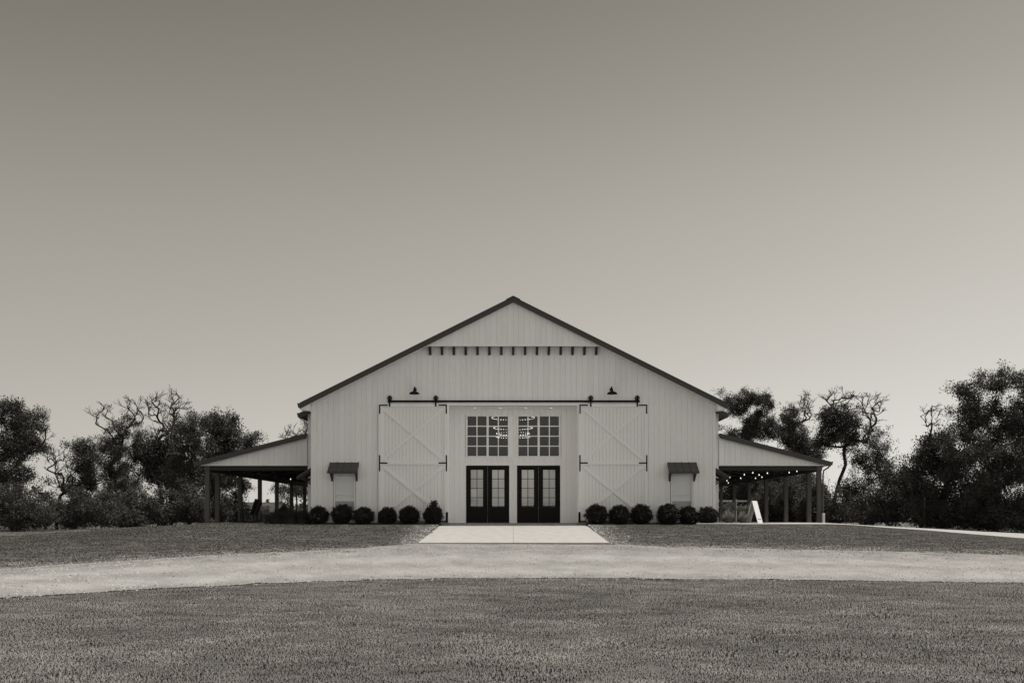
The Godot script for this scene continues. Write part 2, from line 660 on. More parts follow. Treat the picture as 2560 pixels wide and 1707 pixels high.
# boards between xa and xb with the openings [x0, x1, y0, y1] left out; top(x) gives the upper end
func clad(parent: Node, xa: float, xb: float, y0: float, top: Callable, z: float, pitch: float, holes: Array, m: Material) -> void:
	var n := int(round((xb - xa) / pitch))
	for i in n:
		var a := lerpf(xa, xb, float(i) / n) + 0.002
		var b := lerpf(xa, xb, float(i + 1) / n) - 0.002
		var pieces := [[a, b, y0, top.call(a), top.call(b)]]
		if a < -0.01 and b > 0.01:
			pieces = [[a, -0.0005, y0, top.call(a), top.call(0.0)], [0.0005, b, y0, top.call(0.0), top.call(b)]]
		for h in holes:
			var left := []
			for p in pieces:
				if p[1] <= h[0] or p[0] >= h[1] or minf(p[3], p[4]) <= h[2] or p[2] >= h[3]:
					left.append(p)
					continue
				left.append([p[0], p[1], p[2], h[2], h[2]])
				left.append([p[0], p[1], h[3], p[3], p[4]])
				var lo := maxf(p[2], h[2])
				var hi := minf(minf(p[3], p[4]), h[3])
				left.append([p[0], h[0], lo, hi, hi])
				left.append([h[1], p[1], lo, hi, hi])
			pieces = left
		for p in pieces:
			if minf(p[3], p[4]) - p[2] < 0.02 or p[1] - p[0] < 0.02:
				continue
			var g := Geo.new()
			g.board(p[0], p[1], p[2], p[3], p[4], z - rng.randf() * 0.002, 0.02)
			put(parent, "board", g, [m, M.siding_b, M.siding_c][rng.randi() % 3])


func build_barn() -> void:
	var barn := thing("barn", "white gabled barn with dark roof, sliding doors and open porch on each side", "barn")
	var g := Geo.new()

	# ---- front wall: solid behind, boards in front
	var z0 := -0.20
	var z1 := -0.026
	var cols := [[-HALF, -7.6, 0], [-7.6, -6.64, 1], [-6.64, -2.78, 0], [2.78, 6.64, 0], [6.64, 7.6, 1], [7.6, HALF, 0]]
	var wall_piece := func(gg: Geo, a: float, b: float, yb: float, ya: float, yc: float, za: float, zb: float) -> void:
		gg.hexa([Vector3(a, yb, za), Vector3(b, yb, za), Vector3(b, yb, zb), Vector3(a, yb, zb), Vector3(a, ya, za), Vector3(b, yc, za), Vector3(b, yc, zb), Vector3(a, ya, zb)])
	for c in cols:
		if c[2] == 1:
			wall_piece.call(g, c[0], c[1], -0.3, 0.40, 0.40, z0, z1)
			wall_piece.call(g, c[0], c[1], 2.0, under_roof(c[0]) - 0.01, under_roof(c[1]) - 0.01, z0, z1)
		else:
			wall_piece.call(g, c[0], c[1], -0.3, under_roof(c[0]) - 0.01, under_roof(c[1]) - 0.01, z0, z1)
	wall_piece.call(g, -2.78, 0.0, 4.945, under_roof(2.78) - 0.01, under_roof(0) - 0.01, z0, z1)
	wall_piece.call(g, 0.0, 2.78, 4.945, under_roof(0) - 0.01, under_roof(2.78) - 0.01, z0, z1)
	var front := put(barn, "front_wall", g, M.shell)
	var holes := [[-7.6, -6.64, 0.40, 2.0], [-2.78, 2.78, -1.0, 4.945], [6.64, 7.6, 0.40, 2.0]]
	clad(front, -HALF, HALF, 0.02, func(x): return under_roof(x) - 0.01, 0.0, 0.2334, holes, M.siding)
	for s in [-1.0, 1.0]:
		g = Geo.new()
		g.span(Vector3(s * (HALF - 0.09), 0.02, 0.004), Vector3(s * (HALF + 0.02), 4.98, 0.024), 0.004)
		put(front, "corner_trim", g, M.trim)
		g = Geo.new()
		g.span(Vector3(s * (HALF - 0.17), -0.3, -1.58), Vector3(s * HALF, 4.98, -0.20))
		put(barn, "return_wall", g, M.siding)

	# ---- entry recess
	g = Geo.new()
	for c in [[-2.78, -2.05, 0.0, 4.945], [-0.155, 0.155, 0.0, 4.945], [2.05, 2.78, 0.0, 4.945], [-2.05, -0.155, 2.475, 2.83], [0.155, 2.05, 2.475, 2.83], [-2.05, -0.155, 4.645, 4.945], [0.155, 2.05, 4.645, 4.945]]:
		g.span(Vector3(c[0], c[2], -1.02), Vector3(c[1], c[3], -0.876))
	var entry := put(barn, "entry_wall", g, M.shell)
	var eh := [[-2.05, -0.155, -1.0, 2.475], [-2.05, -0.155, 2.83, 4.645], [0.155, 2.05, -1.0, 2.475], [0.155, 2.05, 2.83, 4.645]]
	clad(entry, -2.76, 2.76, 0.0, func(_x): return 4.92, -0.85, 0.2334, eh, M.siding)
	for s in [-1.0, 1.0]:
		g = Geo.new()
		g.span(Vector3(s * 2.76, 0.0, -0.85), Vector3(s * 2.95, 4.93, -0.205))
		put(barn, "entry_side_wall", g, M.siding)
		g = Geo.new()
		g.span(Vector3(s * 2.70, 0.0, -0.21), Vector3(s * 2.82, 4.945, 0.03), 0.006)
		put(barn, "opening_trim", g, M.trim)
	g = Geo.new()
	g.span(Vector3(-2.95, 4.92, -1.0), Vector3(2.95, 5.02, -0.205))
	put(barn, "entry_ceiling", g, M.siding)
	g = Geo.new()
	g.span(Vector3(-2.82, 4.945, -0.19), Vector3(2.82, 5.075, 0.032), 0.006)
	put(barn, "lintel_trim", g, M.trim)

	for s in [-1.0, 1.0]:
		build_transom(barn, s)
		build_french_doors(barn, s)
		build_sliding_door(barn, s)
		build_side_window(barn, s)
		build_porch(barn, s)

	# ---- sliding door rail
	g = Geo.new()
	g.span(Vector3(-5.27, 5.088, 0.062), Vector3(5.32, 5.172, 0.078), 0.003)
	var rail := put(barn, "door_rail", g, M.iron)
	for k in 11:
		g = Geo.new()
		var xx := -5.15 + 10.34 * k / 10.0
		g.tube([Vector3(xx, 5.13, 0.0), Vector3(xx, 5.13, 0.09)], [0.016, 0.016], 8)
		put(rail, "standoff", g, M.iron)
	for e in [-5.27, 5.32]:
		g = Geo.new()
		g.box(Vector3(e, 5.13, 0.075), Vector3(0.03, 0.1, 0.05), Basis(), 0.004)
		put(rail, "end_stop", g, M.iron)

	# ---- projecting upper gable with corbels
	g = Geo.new()
	var gb := 7.42
	var gx := (RIDGE - 0.13 - gb) / PITCH
	for s in [-1.0, 1.0]:
		g.hexa([Vector3(0, gb, 0.001), Vector3(s * gx, gb, 0.001), Vector3(s * gx, gb, 0.40), Vector3(0, gb, 0.40), Vector3(0, under_roof(0), 0.001), Vector3(s * gx, gb + 0.005, 0.001), Vector3(s * gx, gb + 0.005, 0.40), Vector3(0, under_roof(0), 0.40)])
	var gable := put(barn, "upper_gable", g, M.shell)
	clad(gable, -gx, gx, gb + 0.03, func(x): return under_roof(x) - 0.004, 0.424, 0.2334, [], M.siding)
	g = Geo.new()
	g.span(Vector3(-gx - 0.02, gb - 0.03, 0.36), Vector3(gx + 0.02, gb + 0.035, 0.444), 0.006)
	put(gable, "gable_base_trim", g, M.trim)
	for k in 15:
		g = Geo.new()
		var xx := -3.5 + 0.5 * k
		g.hexa([Vector3(xx - 0.05, gb - 0.34, 0.001), Vector3(xx + 0.05, gb - 0.34, 0.001), Vector3(xx + 0.05, gb - 0.31, 0.16), Vector3(xx - 0.05, gb - 0.31, 0.16), Vector3(xx - 0.05, gb - 0.035, 0.001), Vector3(xx + 0.05, gb - 0.035, 0.001), Vector3(xx + 0.05, gb - 0.035, 0.34), Vector3(xx - 0.05, gb - 0.035, 0.34)])
		put(gable, "corbel", g, M.dark_wood)

	# ---- roof
	g = Geo.new()
	var slab := func(gg: Geo, xa: float, xb: float, za: float, zb: float, up: float, down: float) -> void:
		var q := []
		for y in [-down, up]:
			for k in [[xa, za], [xb, za], [xb, zb], [xa, zb]]:
				q.append(Vector3(k[0], RIDGE - PITCH * absf(k[0]) + y, k[1]))
		gg.hexa(q)
	for s in [-1.0, 1.0]:
		slab.call(g, 0.0, s * 8.89, -1.3, 0.54, 0.0, 0.12)
		slab.call(g, 0.0, s * 9.31, -31.6, -1.3, 0.0, 0.12)
	var roof := put(barn, "roof", g, M.roof)
	for s in [-1.0, 1.0]:
		g = Geo.new()
		slab.call(g, 0.0, s * 8.89, 0.541, 0.585, 0.012, 0.215)
		put(roof, "rake_fascia", g, M.roof)
		g = Geo.new()
		slab.call(g, 0.0, s * 8.9, 0.50, 0.605, 0.03, -0.013)
		put(roof, "rake_cap", g, M.gutter)
		g = Geo.new()
		slab.call(g, s * 8.54, s * 9.31, -1.301, -1.26, 0.01, 0.23)
		put(roof, "hall_fascia", g, M.roof)
		g = Geo.new()
		slab.call(g, s * 0.02, s * 8.86, 0.03, 0.54, -0.122, 0.15)
		put(roof, "soffit", g, M.siding)
		for e in [[8.89, -1.25, 0.58], [9.31, -31.5, -1.3]]:
			g = Geo.new()
			var y: float = RIDGE - PITCH * e[0]
			var xi: float = e[0] * s
			var xo: float = (e[0] + 0.11) * s
			g.hexa([Vector3(xi, y - 0.17, e[1]), Vector3(xi + 0.07 * s, y - 0.17, e[1]), Vector3(xi + 0.07 * s, y - 0.17, e[2]), Vector3(xi, y - 0.17, e[2]), Vector3(xi, y + 0.0, e[1]), Vector3(xo, y + 0.02, e[1]), Vector3(xo, y + 0.02, e[2]), Vector3(xi, y + 0.0, e[2])])
			put(roof, "gutter", g, M.gutter)
		g = Geo.new()
		slab.call(g, 0.0, s * 0.3, -31.6, 0.62, 0.06, -0.031)
		put(roof, "ridge_cap", g, M.gutter)
		# standing seams on the metal sheets
		g = Geo.new()
		var zz := -31.3
		while zz < 0.3:
			var reach: float = 8.85 if zz > -1.3 else 9.28
			slab.call(g, s * 0.31, s * reach, zz, zz + 0.03, 0.03, 0.0)
			zz += 0.6
		put(roof, "standing_seams", g, M.roof)
	# boxed eave ends under the roof corners
	for s in [-1.0, 1.0]:
		g = Geo.new()
		g.hexa([Vector3(s * 8.545, 4.70, 0.03), Vector3(s * 8.86, 4.72, 0.03), Vector3(s * 8.86, 4.72, 0.535), Vector3(s * 8.545, 4.70, 0.535), Vector3(s * 8.545, 4.99, 0.03), Vector3(s * 8.86, 4.84, 0.03), Vector3(s * 8.86, 4.84, 0.535), Vector3(s * 8.545, 4.99, 0.535)])
		put(roof, "eave_return", g, M.siding)

	# ---- the hall behind
	for s in [-1.0, 1.0]:
		g = Geo.new()
		g.span(Vector3(s * (WIDE - 0.15), -0.3, -31.0), Vector3(s * WIDE, 4.79, -1.58))
		put(barn, "hall_side_wall", g, M.siding)
		var strip := Geo.new()
		strip.span(Vector3(s * 8.36, -0.3, -1.70), Vector3(s * (WIDE - 0.16), 4.78, -1.605))
		var sw := put(barn, "hall_front_wall", strip, M.shell)
		clad(sw, minf(s * 8.53, s * WIDE), maxf(s * 8.53, s * WIDE), 0.0, func(_x): return 4.78, -1.578, 0.2334, [], M.siding)
	g = Geo.new()
	for s in [-1.0, 1.0]:
		wall_piece.call(g, 0.0, s * WIDE, -0.3, under_roof(0) - 0.01, under_roof(WIDE) - 0.01, -31.2, -31.0)
	put(barn, "rear_wall", g, M.dark_wood)


func build_transom(barn: Node, s: float) -> void:
	# white window of two sashes, each two panes wide and four high
	var x0 := -2.025 if s < 0 else 0.175
	var x1 := x0 + 1.85
	var y0 := 2.83
	var y1 := 4.645
	var z := -0.855
	var g := Geo.new()
	var f := 0.05
	for e in [[x0 - 0.02, x0 + f, y0, y1], [x1 - f, x1 + 0.02, y0, y1], [x0 + f, x1 - f, y0, y0 + f], [x0 + f, x1 - f, y1 - f, y1]]:
		g.span(Vector3(e[0], e[2], z - 0.08), Vector3(e[1], e[3], z + 0.03), 0.005)
	var w := put(barn, "transom_window", g, M.trim)
	var mid := (x0 + x1) * 0.5
	g = Geo.new()
	g.span(Vector3(mid - 0.045, y0 + f, z - 0.075), Vector3(mid + 0.045, y1 - f, z + 0.024), 0.005)
	put(w, "mullion", g, M.trim)
	for e in [[x0 + f, mid - 0.045], [mid + 0.045, x1 - f]]:
		var cw: float = (e[1] - e[0]) / 2.0
		var ch := (y1 - y0 - 2 * f) / 4.0
		g = Geo.new()
		g.span(Vector3(e[0] + cw - 0.02, y0 + f, z - 0.045), Vector3(e[0] + cw + 0.02, y1 - f, z + 0.026), 0.003)
		put(w, "muntin", g, M.trim)
		for k in 3:
			g = Geo.new()
			g.span(Vector3(e[0], y0 + f + ch * (k + 1) - 0.02, z - 0.043), Vector3(e[1], y0 + f + ch * (k + 1) + 0.02, z + 0.024), 0.003)
			put(w, "muntin", g, M.trim)
		for i in 2:
			for k in 4:
				g = Geo.new()
				var a := Vector3(e[0] + cw * i, y0 + f + ch * k, z - 0.03)
				g.face(a, a + Vector3(cw, 0, 0), a + Vector3(cw, ch, 0), a + Vector3(0, ch, 0), Vector3.BACK)
				put(w, "pane", g, M.glass)


func build_french_doors(barn: Node, s: float) -> void:
	var x0 := -2.03 if s < 0 else 0.165
	var x1 := x0 + 1.86
	var z := -0.87
	var g := Geo.new()
	for e in [[x0, x0 + 0.035, 0.0, 2.47], [x1 - 0.035, x1, 0.0, 2.47], [x0 + 0.035, x1 - 0.035, 2.43, 2.47], [x0 + 0.035, x1 - 0.035, 0.0, 0.02]]:
		g.span(Vector3(e[0], e[2], z - 0.1), Vector3(e[1], e[3], z + 0.03), 0.004)
	put(barn, "door_frame", g, M.door_paint)
	g = Geo.new()
	for e in [[x0 - 0.05, x0 - 0.002, 0.0, 2.475], [x1 + 0.002, x1 + 0.05, 0.0, 2.475], [x0 - 0.05, x1 + 0.05, 2.476, 2.53]]:
		g.span(Vector3(e[0], e[2], z - 0.05), Vector3(e[1], e[3], z + 0.045), 0.005)
	put(barn, "door_casing", g, M.trim)
	var lw := (1.86 - 0.07 - 0.006) / 2.0
	for k in 2:
		var a := x0 + 0.035 + (lw + 0.006) * k
		var b := a + lw
		var ga := a + (0.155 if k == 0 else 0.175)
		var gb2 := ga + 0.555
		var gy0 := 0.685
		var gy1 := 2.305
		g = Geo.new()
		for e in [[a, ga, 0.022, 2.428], [gb2, b, 0.022, 2.428], [ga, gb2, gy1, 2.428], [ga, gb2, 0.022, gy0]]:
			g.span(Vector3(e[0], e[2], z - 0.05), Vector3(e[1], e[3], z - 0.002))
		var leaf := put(barn, "door_leaf", g, M.door_paint)
		g = Geo.new()
		g.span(Vector3(ga + 0.02, 0.16, z - 0.01), Vector3(gb2 - 0.02, 0.58, z + 0.008), 0.008)
		put(leaf, "kick_panel", g, M.door_paint)
		g = Geo.new()
		for e in [[ga, ga + 0.016, gy0, gy1], [gb2 - 0.016, gb2, gy0, gy1], [ga, gb2, gy0, gy0 + 0.016], [ga, gb2, gy1 - 0.016, gy1]]:
			g.span(Vector3(e[0], e[2], z - 0.045), Vector3(e[1], e[3], z + 0.006), 0.003)
		put(leaf, "glazing_bead", g, M.door_paint)
		var cw := 0.555 / 2.0
		var ch := (gy1 - gy0) / 4.0
		g = Geo.new()
		g.span(Vector3(ga + cw - 0.013, gy0, z - 0.042), Vector3(ga + cw + 0.013, gy1, z - 0.004), 0.003)
		put(leaf, "muntin", g, M.door_paint)
		for i in 3:
			g = Geo.new()
			g.span(Vector3(ga, gy0 + ch * (i + 1) - 0.011, z - 0.041), Vector3(gb2, gy0 + ch * (i + 1) + 0.011, z - 0.005), 0.003)
			put(leaf, "muntin", g, M.door_paint)
		for i in 2:
			for j in 4:
				g = Geo.new()
				var q := Vector3(ga + cw * i, gy0 + ch * j, z - 0.026)
				g.face(q, q + Vector3(cw, 0, 0), q + Vector3(cw, ch, 0), q + Vector3(0, ch, 0), Vector3.BACK)
				put(leaf, "pane", g, M.glass)
		var side := x0 + 0.012 if k == 0 else x1 - 0.012
		for y in [0.2, 0.86, 1.52, 2.24]:
			g = Geo.new()
			g.tube([Vector3(side, y - 0.06, z + 0.04), Vector3(side, y + 0.06, z + 0.04)], [0.014, 0.014], 6)
			put(leaf, "hinge", g, M.iron)
		g = Geo.new()
		var hx := b - 0.05 if k == 0 else a + 0.05
		g.span(Vector3(hx - 0.02, 0.93, z - 0.002), Vector3(hx + 0.02, 1.17, z + 0.006), 0.003)
		g.tube([Vector3(hx, 1.04, z), Vector3(hx, 1.04, z + 0.055), Vector3(hx + (-0.1 if k == 0 else 0.1), 1.04, z + 0.06)], [0.01, 0.01, 0.009], 6)
		put(leaf, "handle", g, M.iron)


func build_sliding_door(barn: Node, s: float) -> void:
	var x0 := -5.68 if s < 0 else 2.76
	var w := 2.92
	var x1 := x0 + w
	var y0 := 0.10
	var y1 := 5.02
	var ym0 := 2.46
	var ym1 := 2.60
	var g := Geo.new()
	g.span(Vector3(x0 + 0.01, y0 + 0.01, 0.030), Vector3(x1 - 0.01, y1 - 0.01, 0.036))
	var door := put(barn, "sliding_door", g, M.shell)
	var a := x0 + 0.13
	var n := 18
	var pw := (w - 0.26) / n
	for k in n:
		g = Geo.new()
		g.board(a + pw * k + 0.0045, a + pw * (k + 1) - 0.0045, y0 + 0.02, y1 - 0.02, y1 - 0.02, 0.058 - rng.randf() * 0.003, 0.02)
		put(door, "plank", g, M.plank)
	for e in [[x0, x0 + 0.15], [x1 - 0.15, x1]]:
		g = Geo.new()
		g.span(Vector3(e[0], y0, 0.031), Vector3(e[1], y1, 0.108), 0.008)
		put(door, "stile", g, M.plank)
	for e in [[y1 - 0.135, y1], [ym0, ym1], [y0, y0 + 0.15]]:
		g = Geo.new()
		g.span(Vector3(x0 + 0.151, e[0], 0.059), Vector3(x1 - 0.151, e[1], 0.104), 0.008)
		put(door, "rail", g, M.plank)
	for e in [[ym1, y1 - 0.135], [y0 + 0.15, ym0]]:
		var xa := x0 + 0.16
		var xb := x1 - 0.16
		var lo: float = e[0] + 0.04
		var hi: float = e[1] - 0.04
		var z := 0.076
		var m := Vector3((xa + xb) * 0.5, (lo + hi) * 0.5, z)
		var long_lo := Vector3(xa, lo, z)
		var long_hi := Vector3(xb, hi, z)
		var short_a := Vector3(xa, hi, z)
		var short_b := Vector3(xb, lo, z)
		if e[0] < 1.0 or s > 0:
			long_lo = Vector3(xa, hi, z); long_hi = Vector3(xb, lo, z)
			short_a = Vector3(xa, lo, z); short_b = Vector3(xb, hi, z)
		g = Geo.new()
		g.bar(long_lo, long_hi, 0.13, 0.033, Vector3.BACK, 0.005)
		put(door, "brace", g, M.plank)
		for q in [short_a, short_b]:
			g = Geo.new()
			var d: Vector3 = (m - q).normalized()
			g.bar(q, m - d * 0.075, 0.13, 0.031, Vector3.BACK, 0.005)
			put(door, "brace", g, M.plank)
	# black iron straps
	for e in [[x0 + 0.03, 1.0], [x1 - 0.03, -1.0]]:
		g = Geo.new()
		var xx: float = e[0]
		var d: float = e[1]
		g.span(Vector3(xx, y1 - 0.42, 0.109), Vector3(xx + 0.055 * d, y1 - 0.032, 0.116), 0.002)
		g.span(Vector3(xx + 0.055 * d, y1 - 0.087, 0.109), Vector3(xx + 0.36 * d, y1 - 0.032, 0.116), 0.002)
		put(door, "corner_strap", g, M.iron)
		g = Geo.new()
		var tx := xx - 0.005 * d
		g.span(Vector3(tx, 2.18, 0.109), Vector3(tx + 0.055 * d, 2.86, 0.116), 0.002)
		g.span(Vector3(tx + 0.055 * d, 2.502, 0.109), Vector3(tx + 0.36 * d, 2.557, 0.116), 0.002)
		put(door, "tee_strap", g, M.iron)
		g = Geo.new()
		var bx := xx - 0.045 * d
		g.span(Vector3(bx, y0 - 0.08, 0.11), Vector3(bx + 0.09 * d, y0 + 0.36, 0.14), 0.004)
		g.span(Vector3(bx + 0.09 * d, y0 - 0.06, 0.11), Vector3(bx + 0.34 * d, y0 - 0.01, 0.135), 0.004)
		put(door, "floor_guide", g, M.iron)
	# wheel hangers on the rail
	for e in [x0 + 0.475 if s < 0 else x0 + 0.51, x1 - 0.50 if s < 0 else x1 - 0.45]:
		g = Geo.new()
		g.span(Vector3(e - 0.032, 4.90, 0.117), Vector3(e + 0.032, 5.37, 0.127), 0.002)
		g.tube([Vector3(e, 5.265, 0.05), Vector3(e, 5.265, 0.14)], [0.022, 0.022], 8)
		var strap := put(door, "hanger_strap", g, M.iron)
		strap.name = "hanger_strap"
		g = Geo.new()
		var flatwise := Basis(Vector3.RIGHT, PI / 2)
		g.torus(0.084, 0.02, Vector3(e, 5.265, 0.075), flatwise, 24, 6)
		for k in 5:
			var ang := TAU * k / 5.0 + 0.3
			g.bar(Vector3(e, 5.265, 0.075), Vector3(e + cos(ang) * 0.085, 5.265 + sin(ang) * 0.085, 0.075), 0.03, 0.016, Vector3.BACK)
		g.tube([Vector3(e, 5.265, 0.06), Vector3(e, 5.265, 0.095)], [0.042, 0.042], 12)
		put(door, "hanger_wheel", g, M.iron)


func make_awning(barn: Node, at: Transform3D) -> void:
	# small metal-roofed hood on two wooden brackets; x along the wall, z away from it
	var g := Geo.new()
	var w := 0.61
	var p := func(x: float, y: float, z: float) -> Vector3: return at * Vector3(x, y, z)
	g.hexa([p.call(-w, 0.46, 0.0), p.call(w, 0.46, 0.0), p.call(w, 0.06, 0.64), p.call(-w, 0.06, 0.64), p.call(-w, 0.50, 0.0), p.call(w, 0.50, 0.0), p.call(w, 0.10, 0.64), p.call(-w, 0.10, 0.64)])
	var hood := put(barn, "awning", g, M.roof)
	for k in 5:
		g = Geo.new()
		var x := -w + 0.02 + (2 * w - 0.04) * k / 4.0
		g.bar(p.call(x, 0.507, 0.01), p.call(x, 0.112, 0.64), 0.03, 0.03, at.basis * Vector3(0, 1, 0.6))
		put(hood, "roof_rib", g, M.gutter)
	g = Geo.new()
	g.hexa([p.call(-w - 0.01, 0.0, 0.62), p.call(w + 0.01, 0.0, 0.62), p.call(w + 0.01, 0.0, 0.665), p.call(-w - 0.01, 0.0, 0.665), p.call(-w - 0.01, 0.105, 0.62), p.call(w + 0.01, 0.105, 0.62), p.call(w + 0.01, 0.095, 0.665), p.call(-w - 0.01, 0.095, 0.665)])
	put(hood, "front_fascia", g, M.roof)
	for s in [-1.0, 1.0]:
		g = Geo.new()
		var xa: float = s * (w - 0.05)
		var xb: float = s * w
		g.hexa([p.call(xa, 0.40, 0.0), p.call(xb, 0.40, 0.0), p.call(xb, 0.0, 0.619), p.call(xa, 0.0, 0.619), p.call(xa, 0.458, 0.0), p.call(xb, 0.458, 0.0), p.call(xb, 0.07, 0.619), p.call(xa, 0.07, 0.619)])
		put(hood, "end_rafter", g, M.dark_wood)
		g = Geo.new()
		var c: float = s * (w - 0.085)
		g.bar(p.call(c, -0.30, 0.028), p.call(c, 0.42, 0.028), 0.06, 0.056, at.basis * Vector3(0, 0, 1), 0.005)
		g.bar(p.call(c, 0.025, 0.03), p.call(c, 0.025, 0.60), 0.05, 0.05, at.basis * Vector3(0, 1, 0), 0.005)
		g.bar(p.call(c, -0.24, 0.04), p.call(c, 0.02, 0.46), 0.045, 0.05, at.basis * Vector3(0, 1, 0), 0.005)
		put(hood, "bracket", g, M.dark_wood)


func build_side_window(barn: Node, s: float) -> void:
	var xm := 7.12 * s
	var x0 := xm - 0.46
	var x1 := xm + 0.46
	var y0 := 0.36
	var y1 := 2.04
	var g := Geo.new()
	for e in [[x0, x0 + 0.05, y0, y1], [x1 - 0.05, x1, y0, y1], [x0 + 0.05, x1 - 0.05, y1 - 0.05, y1], [x0 + 0.05, x1 - 0.05, y0, y0 + 0.06]]:
		g.span(Vector3(e[0], e[2], -0.12), Vector3(e[1], e[3], 0.022), 0.005)
	var w := put(barn, "side_window", g, M.trim)
	g = Geo.new()
	g.span(Vector3(x0 + 0.05, 1.17, -0.075), Vector3(x1 - 0.05, 1.205, -0.035), 0.004)
	put(w, "meeting_rail", g, M.trim)
	for e in [[y0 + 0.06, 1.17], [1.205, y1 - 0.05]]:
		g = Geo.new()
		g.face(Vector3(x0 + 0.05, e[0], -0.055), Vector3(x1 - 0.05, e[0], -0.055), Vector3(x1 - 0.05, e[1], -0.055), Vector3(x0 + 0.05, e[1], -0.055), Vector3.BACK)
		put(w, "pane", g, M.glass)
	g = Geo.new()
	var y := y0 + 0.09
	while y < y1 - 0.07:
		g.box(Vector3(xm, y, -0.10), Vector3(0.81, 0.036, 0.002), Basis(Vector3.RIGHT, -0.35 if y > 0.93 else -1.15))  # lower slats turned flatter: the mirrored dark horizon is shaped into the blind
		y += 0.033
	put(w, "blind", g, M.blind).set_meta("kind", "stuff")
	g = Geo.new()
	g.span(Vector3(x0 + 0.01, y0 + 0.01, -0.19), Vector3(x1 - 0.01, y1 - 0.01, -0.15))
	put(w, "window_back", g, M.unlit_inside)  # dark panel stands in for the unlit room behind
	make_awning(barn, Transform3D(Basis(), Vector3(7.12 * s, 2.06, 0.002)))
	make_awning(barn, Transform3D(Basis(Vector3(0, 0, -s), Vector3.UP, Vector3(s, 0, 0)), Vector3(HALF * s + 0.002 * s, 1.86, -0.78)))


func build_porch(barn: Node, s: float) -> void:
	var xi := WIDE
	var xo := 13.84
	var yi := 3.90
	var yo := 2.66
	var top := func(x: float) -> float: return lerpf(yi, yo, (absf(x) - xi) / (xo - xi))
	var slab := func(gg: Geo, xa: float, xb: float, za: float, zb: float, up: float, down: float) -> void:
		var q := []
		for y in [-down, up]:
			for k in [[xa, za], [xb, za], [xb, zb], [xa, zb]]:
				q.append(Vector3(k[0] * s, top.call(k[0]) + y, k[1]))
		gg.hexa(q)
	var g := Geo.new()
	slab.call(g, xi + 0.002, xo, -31.0, -1.36, 0.0, 0.09)
	var roof := put(barn, "porch_roof", g, M.roof)
	g = Geo.new()
	slab.call(g, xi + 0.002, xo, -1.359, -1.32, 0.012, 0.205)
	put(roof, "porch_fascia", g, M.roof)
	g = Geo.new()
	var yo2: float = yo
	g.hexa([Vector3(s * xo, yo2 - 0.15, -31.0), Vector3(s * (xo + 0.07), yo2 - 0.15, -31.0), Vector3(s * (xo + 0.07), yo2 - 0.15, -1.33), Vector3(s * xo, yo2 - 0.15, -1.33), Vector3(s * xo, yo2, -31.0), Vector3(s * (xo + 0.11), yo2 + 0.02, -31.0), Vector3(s * (xo + 0.11), yo2 + 0.02, -1.33), Vector3(s * xo, yo2, -1.33)])
	put(roof, "porch_gutter", g, M.gutter)
	var zz := -30.6
	while zz < -1.8:
		g = Geo.new()
		slab.call(g, xi + 0.01, xo - 0.1, zz, zz + 0.05, -0.091, 0.24)
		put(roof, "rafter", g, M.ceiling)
		zz += 1.9
	g = Geo.new()
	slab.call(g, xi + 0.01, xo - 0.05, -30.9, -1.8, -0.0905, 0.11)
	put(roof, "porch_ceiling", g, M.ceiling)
	# gable end
	g = Geo.new()
	g.hexa([Vector3(s * (xi + 0.01), 2.54, -1.60), Vector3(s * 13.74, 2.54, -1.60), Vector3(s * 13.74, 2.54, -1.525), Vector3(s * (xi + 0.01), 2.54, -1.525), Vector3(s * (xi + 0.01), top.call(xi) - 0.1, -1.60), Vector3(s * 13.74, top.call(13.74) - 0.1, -1.60), Vector3(s * 13.74, top.call(13.74) - 0.1, -1.525), Vector3(s * (xi + 0.01), top.call(xi) - 0.1, -1.525)])
	var gable := put(barn, "porch_gable", g, M.shell)
	clad(gable, minf(s * (xi + 0.01), s * 13.75), maxf(s * (xi + 0.01), s * 13.75), 2.56, func(x): return maxf(2.59, top.call(x) - 0.095), -1.5, 0.2334, [], M.siding)
	g = Geo.new()
	g.span(Vector3(s * xi, 2.50, -1.64), Vector3(s * 13.70, 2.556, -1.478), 0.005)
	put(gable, "gable_bottom_trim", g, M.trim)
	# beams and posts
	g = Geo.new()
	g.span(Vector3(s * 13.36, 2.26, -30.9), Vector3(s * 13.54, 2.53, -1.86), 0.01)
	put(barn, "porch_beam", g, M.dark_wood)
	g = Geo.new()
	g.span(Vector3(s * (xi + 0.005), 2.30, -1.81), Vector3(s * 13.55, 2.50, -1.66), 0.01)
	put(barn, "porch_beam", g, M.dark_wood)
	var spots := [-1.76]
	for k in 8:
		spots.append(-3.25 - 3.8 * k)
	for k in spots.size():
		g = Geo.new()
		var t := 2.499 if k == 0 else 2.26
		g.box(Vector3(s * 13.45, t * 0.5, spots[k]), Vector3(0.19, t, 0.19), Basis(), 0.012)
		if k == 0:
			g.box(Vector3(s * 13.45, 2.39, spots[k]), Vector3(0.235, 0.2, 0.235), Basis(), 0.012)
		put(barn, "porch_post", g, M.post_wood)
	if s > 0:
		g = Geo.new()
		g.tube([Vector3(13.86, 2.52, -1.5), Vector3(13.8, 2.42, -1.55), Vector3(13.63, 2.3, -1.63), Vector3(13.6, 2.1, -1.64), Vector3(13.6, 0.4, -1.64)], [0.035, 0.035, 0.035, 0.035, 0.035], 8)
		var spout := put(barn, "downspout", g, M.post_wood)
		g = Geo.new()
		g.box(Vector3(13.61, 0.2, -1.62), Vector3(0.11, 0.42, 0.11), Basis(), 0.01)
		put(spout, "spout_boot", g, M.white_paint)


